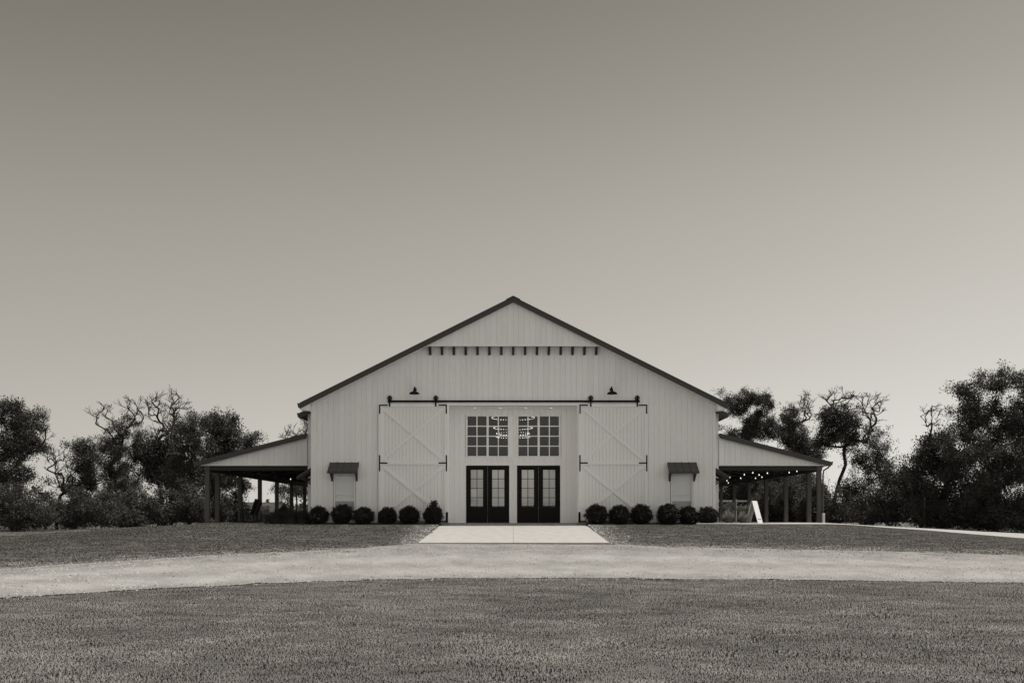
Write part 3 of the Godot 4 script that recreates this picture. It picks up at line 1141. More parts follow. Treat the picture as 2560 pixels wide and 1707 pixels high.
func build_inside() -> void:
	# what shows through the glass of the entry
	var g := Geo.new()
	g.span(Vector3(-8.85, -0.4, -31.0), Vector3(8.85, -0.01, -0.88))
	structure("hall_floor", g, M.dark_wood)
	g = Geo.new()
	g.span(Vector3(-8.8, 0.0, -7.65), Vector3(8.8, 3.0, -7.5))
	var wall := structure("lobby_partition", g, M.lobby_wall)
	g = Geo.new()
	g.span(Vector3(-8.8, 3.0, -7.68), Vector3(8.8, 3.06, -7.44), 0.01)
	put(wall, "cap_rail", g, M.dark_wood)
	g = Geo.new()
	g.span(Vector3(-2.6, 0.0, -6.9), Vector3(2.6, 0.82, -6.4))
	var desk := thing("counter", "long white counter inside the hall, seen through the glazed doors", "counter", Vector3.ZERO)
	put(desk, "base", g, M.lobby_white)
	g = Geo.new()
	g.span(Vector3(-2.65, 0.82, -6.95), Vector3(2.65, 0.87, -6.35), 0.008)
	put(desk, "counter_top", g, M.lobby_white)
	var pic := thing("picture", "pale picture on the lobby wall, seen through the leftmost door leaf", "picture", Vector3(-2.02, 1.38, -7.48))
	g = Geo.new()
	g.box(Vector3.ZERO, Vector3(0.42, 0.5, 0.03), Basis(), 0.006)
	put(pic, "frame", g, M.lobby_white)
	g = Geo.new()
	g.box(Vector3(0, 0, 0.018), Vector3(0.34, 0.42, 0.008))
	put(pic, "sheet", g, M.white_paint)

	# ring chandelier
	var at := Vector3(0, 0, -4.5)
	var ch := thing("chandelier", "tiered ring chandelier with rows of lit bulbs inside the upper windows", "chandelier", at)
	var rings := [[1.0, 4.87], [0.915, 4.40], [0.775, 4.13], [0.83, 3.99]]
	for r in rings:
		g = Geo.new()
		g.torus(r[0], 0.012, Vector3(0, r[1], 0), Basis(), 48, 5)
		var ring := put(ch, "ring", g, M.iron)
		g = Geo.new()
		var n := int(r[0] * 46)
		for k in n:
			var a := TAU * k / n
			var p := Vector3(cos(a) * r[0], r[1] + 0.026, sin(a) * r[0])
			g.lathe([[0.0, -0.012], [0.009, -0.007], [0.012, 0.002], [0.008, 0.012], [0.0, 0.018]], 6, p)
		put(ring, "bulbs", g, M.bulb).set_meta("kind", "stuff")
	g = Geo.new()
	g.tube([Vector3(0, 4.95, 0), Vector3(0, 9.2, 0)], [0.015, 0.015], 6)
	put(ch, "rod", g, M.iron)
	for k in 4:
		g = Geo.new()
		var a := TAU * (k + 0.5) / 4.0
		g.tube([Vector3(cos(a) * 0.83, 3.99, sin(a) * 0.83), Vector3(cos(a) * 0.915, 4.40, sin(a) * 0.915), Vector3(cos(a), 4.87, sin(a)), Vector3(0, 6.3, 0)], [0.006, 0.006, 0.006, 0.006], 4)
		put(ch, "cable", g, M.iron)
	var lamp := OmniLight3D.new()
	lamp.name = "chandelier_light"
	lamp.light_color = Color(1.0, 0.975, 0.93)
	lamp.light_energy = 5.0
	lamp.light_size = 0.4
	lamp.omni_range = 40.0
	lamp.omni_attenuation = 2.0
	lamp.shadow_enabled = true
	ch.add_child(lamp)
	lamp.position = Vector3(0, 4.45, 0)


func build_fittings() -> void:
	var g: Geo
	# recessed lights in the entry ceiling
	var places := ["leftmost", "second from left", "third from left", "rightmost"]
	for k in 4:
		var x := -1.64 + 1.09 * k
		var o := thing("recessed_light", "%s of the four lit round lights in the entry ceiling" % places[k], "ceiling light", Vector3(x, 4.92, -0.5), 0.0, "recessed lights in the entry ceiling")
		g = Geo.new()
		g.lathe([[0.06, 0.0], [0.06, -0.008], [0.085, -0.012], [0.095, -0.002], [0.095, 0.0]], 20, Vector3.ZERO)
		put(o, "trim_ring", g, M.white_paint)
		g = Geo.new()
		g.lathe([[0.0, -0.014], [0.05, -0.012], [0.074, -0.004], [0.074, -0.001]], 20, Vector3.ZERO)
		put(o, "lens", g, M.lens)
		var sp := SpotLight3D.new()
		sp.name = "recessed_lamp"
		sp.light_color = Color(1.0, 0.96, 0.9)
		sp.light_energy = 0.12
		sp.light_size = 0.07
		sp.spot_range = 12.0
		sp.spot_angle = 60.0
		sp.spot_attenuation = 2.0
		sp.shadow_enabled = true
		o.add_child(sp)
		sp.position = Vector3(0, -0.03, 0)
		sp.rotation.x = -PI / 2

	# gooseneck lamps above the sliding doors
	for s in [-1.0, 1.0]:
		var o := thing("wall_lamp", "black gooseneck barn lamp above the %s sliding door" % ("left" if s < 0 else "right"), "lamp", Vector3(4.13 * s, 5.62, 0.0), 0.0, "gooseneck lamps on the front wall")
		g = Geo.new()
		g.lathe([[0.0, 0.0], [0.06, 0.0], [0.06, 0.02], [0.035, 0.035], [0.0, 0.04]], 14, Vector3(0, 0, 0.002), Basis(Vector3.RIGHT, PI / 2))
		put(o, "wall_plate", g, M.iron)
		g = Geo.new()
		var pts := []
		var rad := []
		for k in 13:
			var t := PI * k / 12.0
			pts.append(Vector3(0.012 * s * k / 12.0, 0.03 + 0.09 * sin(t) - 0.06 * k / 12.0, 0.03 + 0.19 * (1.0 - cos(t)) * 0.9))
			rad.append(0.024)
		g.tube(pts, rad, 8)
		put(o, "gooseneck", g, M.iron)
		var tip: Vector3 = pts[-1]
		g = Geo.new()
		g.lathe([[0.0, 0.02], [0.04, 0.01], [0.05, -0.07], [0.07, -0.085], [0.14, -0.105], [0.185, -0.13], [0.22, -0.185], [0.225, -0.19], [0.212, -0.184], [0.18, -0.135], [0.05, -0.095], [0.0, -0.09]], 24, tip)
		put(o, "shade", g, M.iron)
		g = Geo.new()
		g.lathe([[0.0, -0.17], [0.022, -0.16], [0.03, -0.135], [0.018, -0.1], [0.012, -0.085]], 10, tip)
		put(o, "bulb", g, M.white_paint)

	# strings of bulbs zigzagging under both porch roofs
	var strands := {
		1.0: [[9.1, 2.62, -3.0, 13.3, 2.5, -2.3, "nearest the gable"], [9.1, 2.6, -5.0, 13.3, 2.5, -3.4, "second from the front"], [9.1, 2.6, -6.4, 13.3, 2.5, -9.0, "crossing the middle"], [9.1, 2.6, -13.0, 13.3, 2.5, -9.4, "further back"], [9.1, 2.6, -13.6, 13.3, 2.5, -17.0, "deepest under the roof"]],
		-1.0: [[9.1, 2.62, -3.0, 13.3, 2.5, -2.3, "nearest the gable"], [9.1, 2.6, -4.0, 13.3, 2.5, -7.0, "second from the front"], [9.1, 2.6, -11.0, 13.3, 2.5, -7.4, "crossing the middle"]],
	}
	for s in strands:
		for e in strands[s]:
			var a := Vector3(e[0] * s, e[1], e[2])
			var b := Vector3(e[3] * s, e[4], e[5])
			var o := thing("string_lights", "string of small bulbs under the %s porch roof, %s" % ["right" if s > 0 else "left", e[6]], "string lights", a, 0.0, "bulb strings under the porch roofs")
			var pts := []
			var rad := []
			for k in 21:
				var t := k / 20.0
				pts.append((b - a) * t + Vector3.DOWN * 0.30 * 4.0 * t * (1.0 - t) * 0.8)
				rad.append(0.006)
			g = Geo.new()
			g.tube(pts, rad, 4)
			put(o, "wire", g, M.steel)
			for k in 6:
				var p: Vector3 = pts[2 + k * 3]
				g = Geo.new()
				g.lathe([[0.001, 0.0], [0.012, -0.002], [0.016, -0.05], [0.0, -0.055]], 8, p)
				put(o, "socket", g, M.steel)
				g = Geo.new()
				g.lathe([[0.01, -0.05], [0.015, -0.07], [0.023, -0.095], [0.02, -0.115], [0.0, -0.124]], 10, p)
				put(o, "bulb", g, M.bulb if (s > 0 and k % 3 != 1) or (s < 0 and k == 3 and e[2] < -10.0) else M.steel)


func build_grounds() -> void:
	var g: Geo
	# folding sign by the right porch
	var c := Vector3(10.2, 0, -0.1)
	c.y = ground(c.x, c.z) + 0.03
	var sign_ := thing("folding_sign", "white folding A-frame sign standing beside the right porch", "sign", c)
	var ax := Vector3(0.55, 0, -0.835)
	var out := Vector3(0.835, 0, 0.55)
	for s in [1.0, -1.0]:
		g = Geo.new()
		g.bar(ax * -0.0 + out * 0.27 * s, out * 0.012 * s + Vector3(0, 0.94, 0), 0.60, 0.022, out, 0.004)
		var panel := put(sign_, "panel", g, M.sign_board)
		if s > 0:
			g = Geo.new()
			var up := (out * 0.012 + Vector3(0, 0.94, 0) - out * 0.27).normalized()
			var m := out * 0.27 + up * 0.19 + out * 0.016
			g.bar(m - ax * 0.19, m + ax * 0.19, 0.022, 0.008, out, 0.002)
			put(panel, "cross_bar", g, M.ink)
	g = Geo.new()
	g.tube([ax * -0.31 + Vector3(0, 0.945, 0), ax * 0.31 + Vector3(0, 0.945, 0)], [0.012, 0.012], 6)
	put(sign_, "hinge", g, M.steel)

	# rocking chairs on the left porch
	var spots := [[-12.55, -5.6, 0.12, "rocking chair on the left porch, nearest the barn wall"], [-13.0, -6.6, 0.0, "middle one of the dark rocking chairs on the left porch"], [-13.25, -8.3, -0.1, "dark rocking chair furthest out on the left porch"]]
	var first: Node3D
	for e in spots:
		var o: Node3D
		if first == null:
			o = rocking_chair()
			first = o
		else:
			o = first.duplicate()
			o.name = numbered("rocking_chair")
			add_child(o)
		o.position = Vector3(e[0], -0.004, e[1])
		o.rotation.y = e[2]
		tag(o, e[3], "chair", "dark rocking chairs on the left porch")

	# short steel post before the right thicket
	var px := 20.45
	var pz := -7.4
	var post := thing("steel_post", "short grey post standing before the dark thicket at right", "post", Vector3(px, ground(px, pz), pz))
	g = Geo.new()
	g.tube([Vector3(0, -0.3, 0), Vector3(0, 1.5, 0)], [0.04, 0.04], 10)
	put(post, "shaft", g, M.steel)
	g = Geo.new()
	g.lathe([[0.0, 1.56], [0.025, 1.545], [0.046, 1.51], [0.046, 1.485], [0.0, 1.485]], 10, Vector3.ZERO)
	put(post, "cap", g, M.steel)

	# white rails far behind the right porch
	var fz := -34.5
	var fence := thing("rail_fence", "white two-rail fence far behind the right porch", "fence", Vector3(17.2, ground(17.2, fz), fz))
	for y in [1.25, 1.72]:
		g = Geo.new()
		g.box(Vector3(0, y, 0.07), Vector3(4.6, 0.12, 0.035), Basis(), 0.005)
		put(fence, "rail", g, M.white_paint)
	for k in 3:
		g = Geo.new()
		g.box(Vector3(-2.2 + 2.2 * k, 0.8, 0), Vector3(0.1, 2.1, 0.1), Basis(), 0.01)
		put(fence, "fence_post", g, M.white_paint)

	# low farm building far off, seen under the left porch
	var fx := -30.4
	fz = -80.0
	var shed := thing("farm_shed", "low dark farm building far off, seen under the left porch", "shed", Vector3(fx, ground(fx, fz), fz))
	g = Geo.new()
	g.span(Vector3(-2.2, -0.2, -4), Vector3(2.2, 1.35, 4))
	put(shed, "wall", g, M.far_wall)
	g = Geo.new()
	for s in [-1.0, 1.0]:
		g.hexa([Vector3(-2.4, 1.3, s * 4.5), Vector3(2.4, 1.3, s * 4.5), Vector3(2.4, 2.55, 0), Vector3(-2.4, 2.55, 0), Vector3(-2.4, 1.42, s * 4.5), Vector3(2.4, 1.42, s * 4.5), Vector3(2.4, 2.67, 0), Vector3(-2.4, 2.67, 0)])
	var roof := put(shed, "roof", g, M.far_roof)
	g = Geo.new()
	g.lathe([[0.1, -0.1], [0.1, 0.22], [0.22, 0.28], [0.22, 0.36], [0.0, 0.42]], 12, Vector3(0.4, 2.67, 0))
	put(roof, "roof_vent", g, M.far_wall)


func rocking_chair() -> Node3D:
	# the chair faces -x
	var o := thing("rocking_chair", "", "chair")
	var g := Geo.new()
	for k in 5:
		g.box(Vector3(-0.22 + 0.11 * k, 0.42 - 0.012 * k, 0), Vector3(0.1, 0.022, 0.52), Basis(), 0.004)
	put(o, "seat", g, M.chair_paint)
	g = Geo.new()
	var foot := Vector3(0.22, 0.40, 0)
	var head := Vector3(0.46, 1.10, 0)
	for k in 7:
		var z := Vector3(0, 0, -0.21 + 0.07 * k)
		g.bar(foot + z, head + z, 0.055, 0.014, Vector3(1, 0, 0), 0.003)
	for s in [-1.0, 1.0]:
		var z := Vector3(0, 0, 0.265 * s)
		g.bar(foot + z - Vector3(0.02, 0.06, 0), head + z, 0.04, 0.04, Vector3(1, 0, 0), 0.006)
	g.bar(head + Vector3(0, 0, -0.29), head + Vector3(0, 0, 0.29), 0.12, 0.03, Vector3(1, 0, 0), 0.006)
	put(o, "backrest", g, M.chair_paint)
	for s in [-1.0, 1.0]:
		var z: float = 0.27 * s
		g = Geo.new()
		g.bar(Vector3(-0.30, 0.66, z), Vector3(0.32, 0.63, z), 0.08, 0.022, Vector3.UP, 0.005)
		put(o, "arm", g, M.chair_paint)
		g = Geo.new()
		g.bar(Vector3(-0.26, 0.07, z), Vector3(-0.24, 0.65, z), 0.045, 0.045, Vector3.BACK, 0.006)
		put(o, "leg", g, M.chair_paint)
		g = Geo.new()
		g.bar(Vector3(0.24, 0.07, z), Vector3(0.21, 0.42, z), 0.045, 0.045, Vector3.BACK, 0.006)
		put(o, "leg", g, M.chair_paint)
		g = Geo.new()
		var pts := []
		var rad := []
		for k in 13:
			var x := -0.42 + 0.95 * k / 12.0
			pts.append(Vector3(x, 0.024 + 0.22 * (x - 0.02) * (x - 0.02), z))
			rad.append(0.022)
		g.tube(pts, rad, 6)
		put(o, "rocker", g, M.chair_paint)
	g = Geo.new()
	g.bar(Vector3(-0.25, 0.24, -0.27), Vector3(-0.25, 0.24, 0.27), 0.03, 0.03, Vector3.UP, 0.004)
	put(o, "stretcher", g, M.chair_paint)
	return o


# ---------------------------------------------------------------- plants

# a sprig: leaves of length l in a ball of radius r, folded along their midrib
func sprig(n: int, r: float, l: float, w: float, sd: int, shade := 1.0) -> ArrayMesh:
	var q := RandomNumberGenerator.new()
	q.seed = sd
	var g := Geo.new()
	for k in n:
		var d := Vector3(q.randfn(), q.randfn() * 0.8, q.randfn()).normalized()
		var at := d * r * pow(q.randf(), 0.5)
		var y := (d + Vector3(q.randfn(), q.randfn(), q.randfn()) * 0.5).normalized()
		var x := y.cross(Vector3(q.randfn(), q.randfn(), q.randfn())).normalized()
		var z := x.cross(y)
		var ll := l * q.randf_range(0.55, 1.4)
		var ww := w * q.randf_range(0.8, 1.2)
		g.tint = lin(q.randf_range(0.65, 1.4) * shade)
		var a := at
		var t := at + y * ll
		var m := at + y * ll * 0.45
		var na := (z + x * 0.35).normalized()
		var nb := (z - x * 0.35).normalized()
		g.tri(a, m + x * ww - z * ww * 0.3, t, na, na, na)
		g.tri(a, t, m - x * ww - z * ww * 0.3, nb, nb, nb)
	return g.mesh()


func build_planting() -> void:
	var q := RandomNumberGenerator.new()
	q.seed = 31
	var leafy := []
	for k in 6:
		leafy.append(sprig(11, 0.06, 0.05, 0.019, 40 + k, 0.75 + 0.1 * k))
	# [x, half width, height]
	var box_left := [[-8.08, 0.38, 0.64, "leftmost clipped boxwood at the barn's left corner"], [-7.12, 0.42, 0.70, "clipped boxwood below the left side window"], [-6.2, 0.42, 0.60, "clipped boxwood between left side window and left sliding door"], [-5.2, 0.34, 0.58, "smallest clipped boxwood, at the outer side of the left sliding door"], [-4.33, 0.40, 0.64, "clipped boxwood in the middle of the left sliding door"], [-3.34, 0.37, 0.90, "tallest boxwood, with an upright tuft, beside the entry's left edge"]]
	var box_right := [[3.48, 0.44, 0.72, "clipped boxwood beside the entry's right edge"], [4.4, 0.43, 0.68, "clipped boxwood in the middle of the right sliding door"], [5.32, 0.43, 0.72, "clipped boxwood at the outer side of the right sliding door"], [6.42, 0.45, 0.75, "clipped boxwood left of the right side window"], [7.28, 0.41, 0.62, "clipped boxwood below the right side window"], [8.08, 0.39, 0.62, "sunlit boxwood at the barn's right corner"]]
	for e in box_left + box_right:
		var x: float = e[0]
		var z := 0.68 + q.randf_range(-0.05, 0.05)
		var o := thing("boxwood_shrub", e[3], "shrub", Vector3(x, ground(x, z) + 0.03, z), 0.0, "clipped boxwood shrubs along the front wall")
		var g := Geo.new()
		for k in 5:
			var a := TAU * k / 5.0 + q.randf()
			g.tube([Vector3(0, -0.05, 0), Vector3(cos(a) * 0.08, 0.15, sin(a) * 0.08), Vector3(cos(a) * 0.22, 0.36, sin(a) * 0.22)], [0.018, 0.012, 0.006], 5)
		put(o, "stem", g, M.bark)
		e[1] *= 0.94
		var lumps := FastNoiseLite.new()
		lumps.seed = int(absf(x) * 1000.0) + 3
		lumps.frequency = 1.0
		var where := []
		var tall: bool = e[2] > 0.85
		var hh: float = 0.64 if tall else e[2]
		for k in 1150:
			var d := Vector3(q.randfn(), q.randfn(), q.randfn()).normalized()
			var rr := pow(q.randf(), 0.25)
			var bump := 1.0 + 0.42 * lumps.get_noise_3d(d.x * 2.6, d.y * 2.6, d.z * 2.6)
			var flare := 1.0 if d.y > 0.0 else 1.0 - 0.25 * d.y * d.y
			var p := Vector3(d.x * e[1] * flare, d.y * hh * 0.55, d.z * e[1] * flare) * rr * bump + Vector3(0, hh * 0.47, 0)
			if tall and k % 9 == 0:
				var t := q.randf()
				p = Vector3(q.randfn() * (0.13 - 0.09 * t) + 0.03, 0.5 + t * 0.4, q.randfn() * (0.13 - 0.09 * t))
			if p.y < 0.02:
				continue
			where.append([Transform3D(Basis.from_euler(Vector3(q.randf() * TAU, q.randf() * TAU, q.randf() * TAU)).scaled(Vector3.ONE * q.randf_range(0.7, 1.3)), p), q.randi() % 6])
		for k in 110:
			var d := Vector3(q.randfn(), q.randfn() + 0.7, q.randfn()).normalized()
			var bump := 1.0 + 0.42 * lumps.get_noise_3d(d.x * 2.6, d.y * 2.6, d.z * 2.6)
			var reach := q.randf_range(0.03, 0.075)
			for j in 3:
				var p := Vector3(d.x * e[1], d.y * hh * 0.55, d.z * e[1]) * bump * (1.0 + reach * j) + Vector3(0, hh * 0.47 + 0.012 * j, 0)
				if p.y > 0.05:
					where.append([Transform3D(Basis.from_euler(Vector3(q.randf() * TAU, q.randf() * TAU, 0)).scaled(Vector3.ONE * (0.8 - 0.18 * j)), p), q.randi() % 6])
		joined(o, "foliage", leafy, M.boxwood, where)

	# fountain grasses; the left clumps have shade put into their colour
	var clumps := [[-9.95, 0.0, 0.50, 0.86, "shaded_reed", "left one of the shade-coloured grass clumps at the barn's left corner"], [-9.4, 0.15, 0.5, 0.9, "shaded_reed", "middle shade-coloured grass clump at the barn's left corner"], [-8.85, 0.1, 0.45, 0.84, "shaded_reed", "shade-coloured grass clump touching the barn's left corner"], [9.05, 0.2, 0.5, 0.8, "reed", "fountain grass clump touching the barn's right corner"], [9.68, 0.1, 0.42, 0.72, "reed", "fountain grass clump left of the folding sign"]]
	for e in clumps:
		var o := thing("ornamental_grass", e[5], "grass clump", Vector3(e[0], ground(e[0], e[1]), e[1]), 0.0, "ornamental grasses at the barn's corners")
		var g := Geo.new()
		var dense: bool = e[4] == "shaded_reed"
		for k in 1500 if dense else 520:
			blade(g, q, e[2], e[3], 0.007 if dense else 0.006, 0.75 if dense else 0.22)
		put(o, "blades", g, M[e[4]])
	# leafy flowering plants behind them
	var pale := []
	for k in 5:
		pale.append(sprig(16, 0.06, 0.04, 0.014, 9 + k, 0.35 + 0.2 * k))
	for e in [[-10.42, 0.1, 0.2, 0.8, "pale flowering plant left of the shade-coloured grass clumps"], [9.3, -0.75, 0.4, 0.95, "bushy flowering plant behind the right grass clumps"], [9.95, -0.7, 0.34, 0.85, "bushy flowering plant behind the folding sign"]]:
		var o := thing("flowering_plant", e[4], "plant", Vector3(e[0], ground(e[0], e[1]), e[1]), 0.0, "flowering plants at the porch corners")
		var g := Geo.new()
		var where := []
		for k in 26:
			var a := q.randf() * TAU
			var r: float = e[2] * sqrt(q.randf())
			var h: float = e[3] * q.randf_range(0.65, 1.0)
			var top := Vector3(cos(a) * r, h, sin(a) * r)
			g.tube([Vector3(cos(a) * r * 0.3, -0.02, sin(a) * r * 0.3), Vector3(cos(a) * r * 0.75, h * 0.5, sin(a) * r * 0.75), top], [0.005, 0.004, 0.003], 4)
			for j in 9:
				var t := q.randf_range(0.2, 1.05)
				where.append([Transform3D(Basis.from_euler(Vector3(q.randf() * TAU, q.randf() * TAU, 0)).scaled(Vector3.ONE * q.randf_range(0.7, 1.2)), Vector3(top.x * t, h * t, top.z * t)), q.randi() % 5])
		put(o, "stem", g, M.shaded_reed)
		joined(o, "foliage", pale, M.pale_leaf, where)


func blade(g: Geo, q: RandomNumberGenerator, reach: float, high: float, w: float, foot: float) -> void:
	var a := q.randf() * TAU
	var out := Vector3(cos(a), 0, sin(a))
	var side := Vector3(-sin(a), 0, cos(a)) * w
	var r := reach * sqrt(q.randf())
	var h := high * q.randf_range(0.6, 1.0) * (1.0 - 0.35 * r / reach)
	var p0 := out * r * foot
	var v := q.randf_range(0.55, 1.5)
	g.tint = Color(v, v, v)
	var last := p0
	for k in 3:
		var t := (k + 1) / 3.0
		var p := p0 + out * r * (t * t * (1.2 - foot)) + Vector3(0, h * (1.5 * t - 0.5 * t * t * t * (1.0 + r / reach * 0.4)), 0)
		var wa := 1.0 - k / 3.0
		var wb := 1.0 - (k + 1) / 3.0 + 0.05
		g.face(last - side * wa, last + side * wa, p + side * wb, p - side * wb, Vector3.UP + out * 0.3)
		last = p


func grow(o: Node3D, q: RandomNumberGenerator, lobes: Array, stems: Array, dens: float, per: int, leaves: Array, gap: float) -> void:
	# branches run from the stems to points inside the lobes [dx, y, rx, ry, kind]; leaves sit round their ends
	var P := PackedVector3Array()
	var par := PackedInt32Array()
	for s in stems:
		var n := maxi(3, int(s.length() / 0.3))
		var last := -1
		var bend := Vector3(q.randfn(), 0, q.randfn()) * 0.05
		for k in n + 1:
			var t := float(k) / n
			P.append(Vector3(s.x * t * t, s.y * t - 0.15 * (1.0 - t), s.z * t * t) + bend * sin(t * PI) + Vector3(q.randfn(), 0, q.randfn()) * 0.015)
			par.append(last)
			last = P.size() - 1
	var goals := []
	for l in lobes:
		var rz: float = maxf(l[2], l[3]) * 0.95
		var vol: float = 4.19 * l[2] * l[3] * rz
		var count := clampi(int(vol * dens * [1.0, 1.3, 0.5][l[4]]), 9, 130)
		var dz := 0.0 if lobes.size() == 1 else sin(l[0] * 7.3 + l[1] * 3.1) * 0.35 * rz
		for k in count:
			var d := Vector3(q.randfn(), q.randfn(), q.randfn()).normalized() * pow(q.randf(), 0.42)
			goals.append([Vector3(l[0] + d.x * l[2], maxf(0.25, l[1] + d.y * l[3]), dz + d.z * rz), l[4]])
	var root := Vector3(0, stems[0].y * 0.6, 0)
	goals.sort_custom(func(a, b): return a[0].distance_squared_to(root) < b[0].distance_squared_to(root))
	var ends := []
	for e in goals:
		var goal: Vector3 = e[0]
		var best := 0
		var cost := INF
		for i in P.size():
			var d := P[i].distance_squared_to(goal)
			if P[i].y > goal.y - 0.1:
				d *= 2.2
			if d < cost:
				cost = d
				best = i
		var from := P[best]
		var len := from.distance_to(goal)
		var n := maxi(1, int(len / 0.32))
		var bow := Vector3(q.randfn() * 0.05, -0.06 * len, q.randfn() * 0.05)
		var last := best
		for k in n:
			var t := float(k + 1) / n
			P.append(from.lerp(goal, t) + bow * sin(t * PI) + Vector3(q.randfn(), q.randfn(), q.randfn()) * (0.022 if t < 1.0 else 0.0))
			par.append(last)
			last = P.size() - 1
		ends.append([last, e[1]])
		if e[1] == 1:
			var dir := (goal - from).normalized()
			for k in 4:
				var tip := last
				var d := (dir + Vector3(q.randfn() * 0.45, q.randfn() * 0.3 + 0.5, q.randfn() * 0.45)).normalized()
				var step := q.randf_range(0.08, 0.2)
				for j in 3:
					P.append(P[tip] + d * step)
					par.append(tip)
					tip = P.size() - 1
					d = (d + Vector3(q.randfn(), q.randfn(), q.randfn()) * 0.22).normalized()
					if j < 2:
						P.append(P[tip] + (d + Vector3(q.randfn(), q.randfn() + 0.3, q.randfn()) * 0.6).normalized() * step * 1.1)
						par.append(tip)
	var area := PackedFloat32Array()
	area.resize(P.size())
	var rad := PackedFloat32Array()
	rad.resize(P.size())
	for i in range(P.size() - 1, -1, -1):
		rad[i] = 0.0062 if area[i] == 0.0 else pow(area[i], 1.0 / 2.5)
		if par[i] >= 0:
			area[par[i]] += pow(rad[i], 2.5)
	var g := Geo.new()
	for i in P.size():
		if par[i] >= 0:
			var rb: float = minf(rad[par[i]], rad[i] * 1.35)
			g.tube([P[par[i]], P[i]], [rb, rad[i]], 7 if rad[i] > 0.04 else (4 if rad[i] > 0.012 else 3), false)
	put(o, "trunk", g, M.bark)
	var where := []
	var size := q.randf_range(0.85, 1.25)
	for e in ends:
		if e[1] == 1 or (q.randf() < gap):
			continue
		var back := par[e[0]]
		for k in per if e[1] == 0 else per / 2:
			var p: Vector3 = P[e[0]].lerp(P[back], q.randf() * 1.2) + Vector3(q.randfn(), q.randfn() * 0.7, q.randfn()) * (0.13 if q.randf() < 0.8 else 0.3)
			if p.y < 0.06:
				continue
			where.append([Transform3D(Basis.from_euler(Vector3(q.randfn() * 0.6, q.randf() * TAU, q.randfn() * 0.6)).scaled(Vector3.ONE * q.randf_range(0.6, 1.2) * size), p), q.randi() % leaves.size()])
	if where:
		joined(o, "crown", leaves, M.leaf, where)


func build_trees() -> void:
	var q := RandomNumberGenerator.new()
	q.seed = 99
	var leaves := []
	for k in 9:
		leaves.append(sprig(16, 0.19, 0.09, 0.027, 21 + k, 0.6 + 0.1 * k))
	for e in TREES:
		var o := thing("tree", e[0], "tree", Vector3(e[1], ground(e[1], e[2]), e[2]), 0.0, "trees of the windbreak round the barn")
		var low := INF
		var mid := 0.0
		for l in e[3]:
			low = minf(low, l[1] + l[3] * 0.3)
			mid += l[0] / e[3].size()
		var stems := [Vector3(mid * 0.7 - 0.25, maxf(1.1, low * 0.8), q.randf_range(-0.2, 0.2)), Vector3(mid * 0.7 + 0.35, maxf(1.1, low * 0.8), q.randf_range(-0.3, 0.3))]
		if e[0].begins_with("forked"):
			stems = [Vector3(-0.45, 3.2, 0.1), Vector3(0.75, 3.6, -0.1)]
		grow(o, q, e[3], stems, 9.5, 11, leaves, 0.06)
	for e in BUSHES:
		var o := thing("bush", e[0], "bush", Vector3(e[1], ground(e[1], e[2]), e[2]), 0.0, "bushes of the thicket under the trees")
		var w: float = e[3]
		var h: float = e[4] * 1.12
		var lobes := [[0.0, h * 0.42, w * 0.85, h * 0.45, 0], [-w * 0.5, h * 0.38, w * 0.55, h * 0.38, 0], [w * 0.5, h * 0.36, w * 0.55, h * 0.36, 0], [q.randf_range(-0.3, 0.3) * w, h * 0.74, w * 0.5, h * 0.27, 0]]
		var stems := []
		for k in 4:
			stems.append(Vector3(q.randfn() * w * 0.3, h * 0.3, q.randfn() * w * 0.25))
		grow(o, q, lobes, stems, 8.0, 10, leaves, 0.0)

	# hedgerows far off: behind the barn, and behind the viewer where the side windows mirror it
	for e in [[-150.0, 3.4, 170.0, 5], [150.0, 4.6, 200.0, 6]]:
		var where := []
		var tints := PackedColorArray()
		var far := sprig(46, 0.9, 0.55, 0.2, 70 + e[3])
		var lumps := FastNoiseLite.new()
		lumps.seed = e[3]
		lumps.frequency = 0.05
		var x: float = -e[2]
		while x < e[2]:
			var top: float = e[1] * (0.75 + 0.5 * lumps.get_noise_1d(x) + 0.2 * lumps.get_noise_1d(x * 5.0))
			for k in int(top * 3.0) + 2:
				var z: float = e[0] + q.randfn() * 1.6
				var s := q.randf_range(0.6, 1.2)
				where.append(Transform3D(Basis.from_euler(Vector3(q.randf() * TAU, q.randf() * TAU, 0)).scaled(Vector3.ONE * s), Vector3(x + q.randfn() * 0.7, ground(x, z) + 0.2 + q.randf() * top, z)))
				tints.append(lin(q.randf_range(0.9, 2.0)))
			x += 0.75
		var hedge := many(self, "hedgerow", far, M.leaf, where, tints)
		tag(hedge, "low hedgerow on the horizon behind the barn" if e[0] < 0 else "low hedgerow behind the viewer, mirrored in the windows", "hedgerow", "", "stuff")


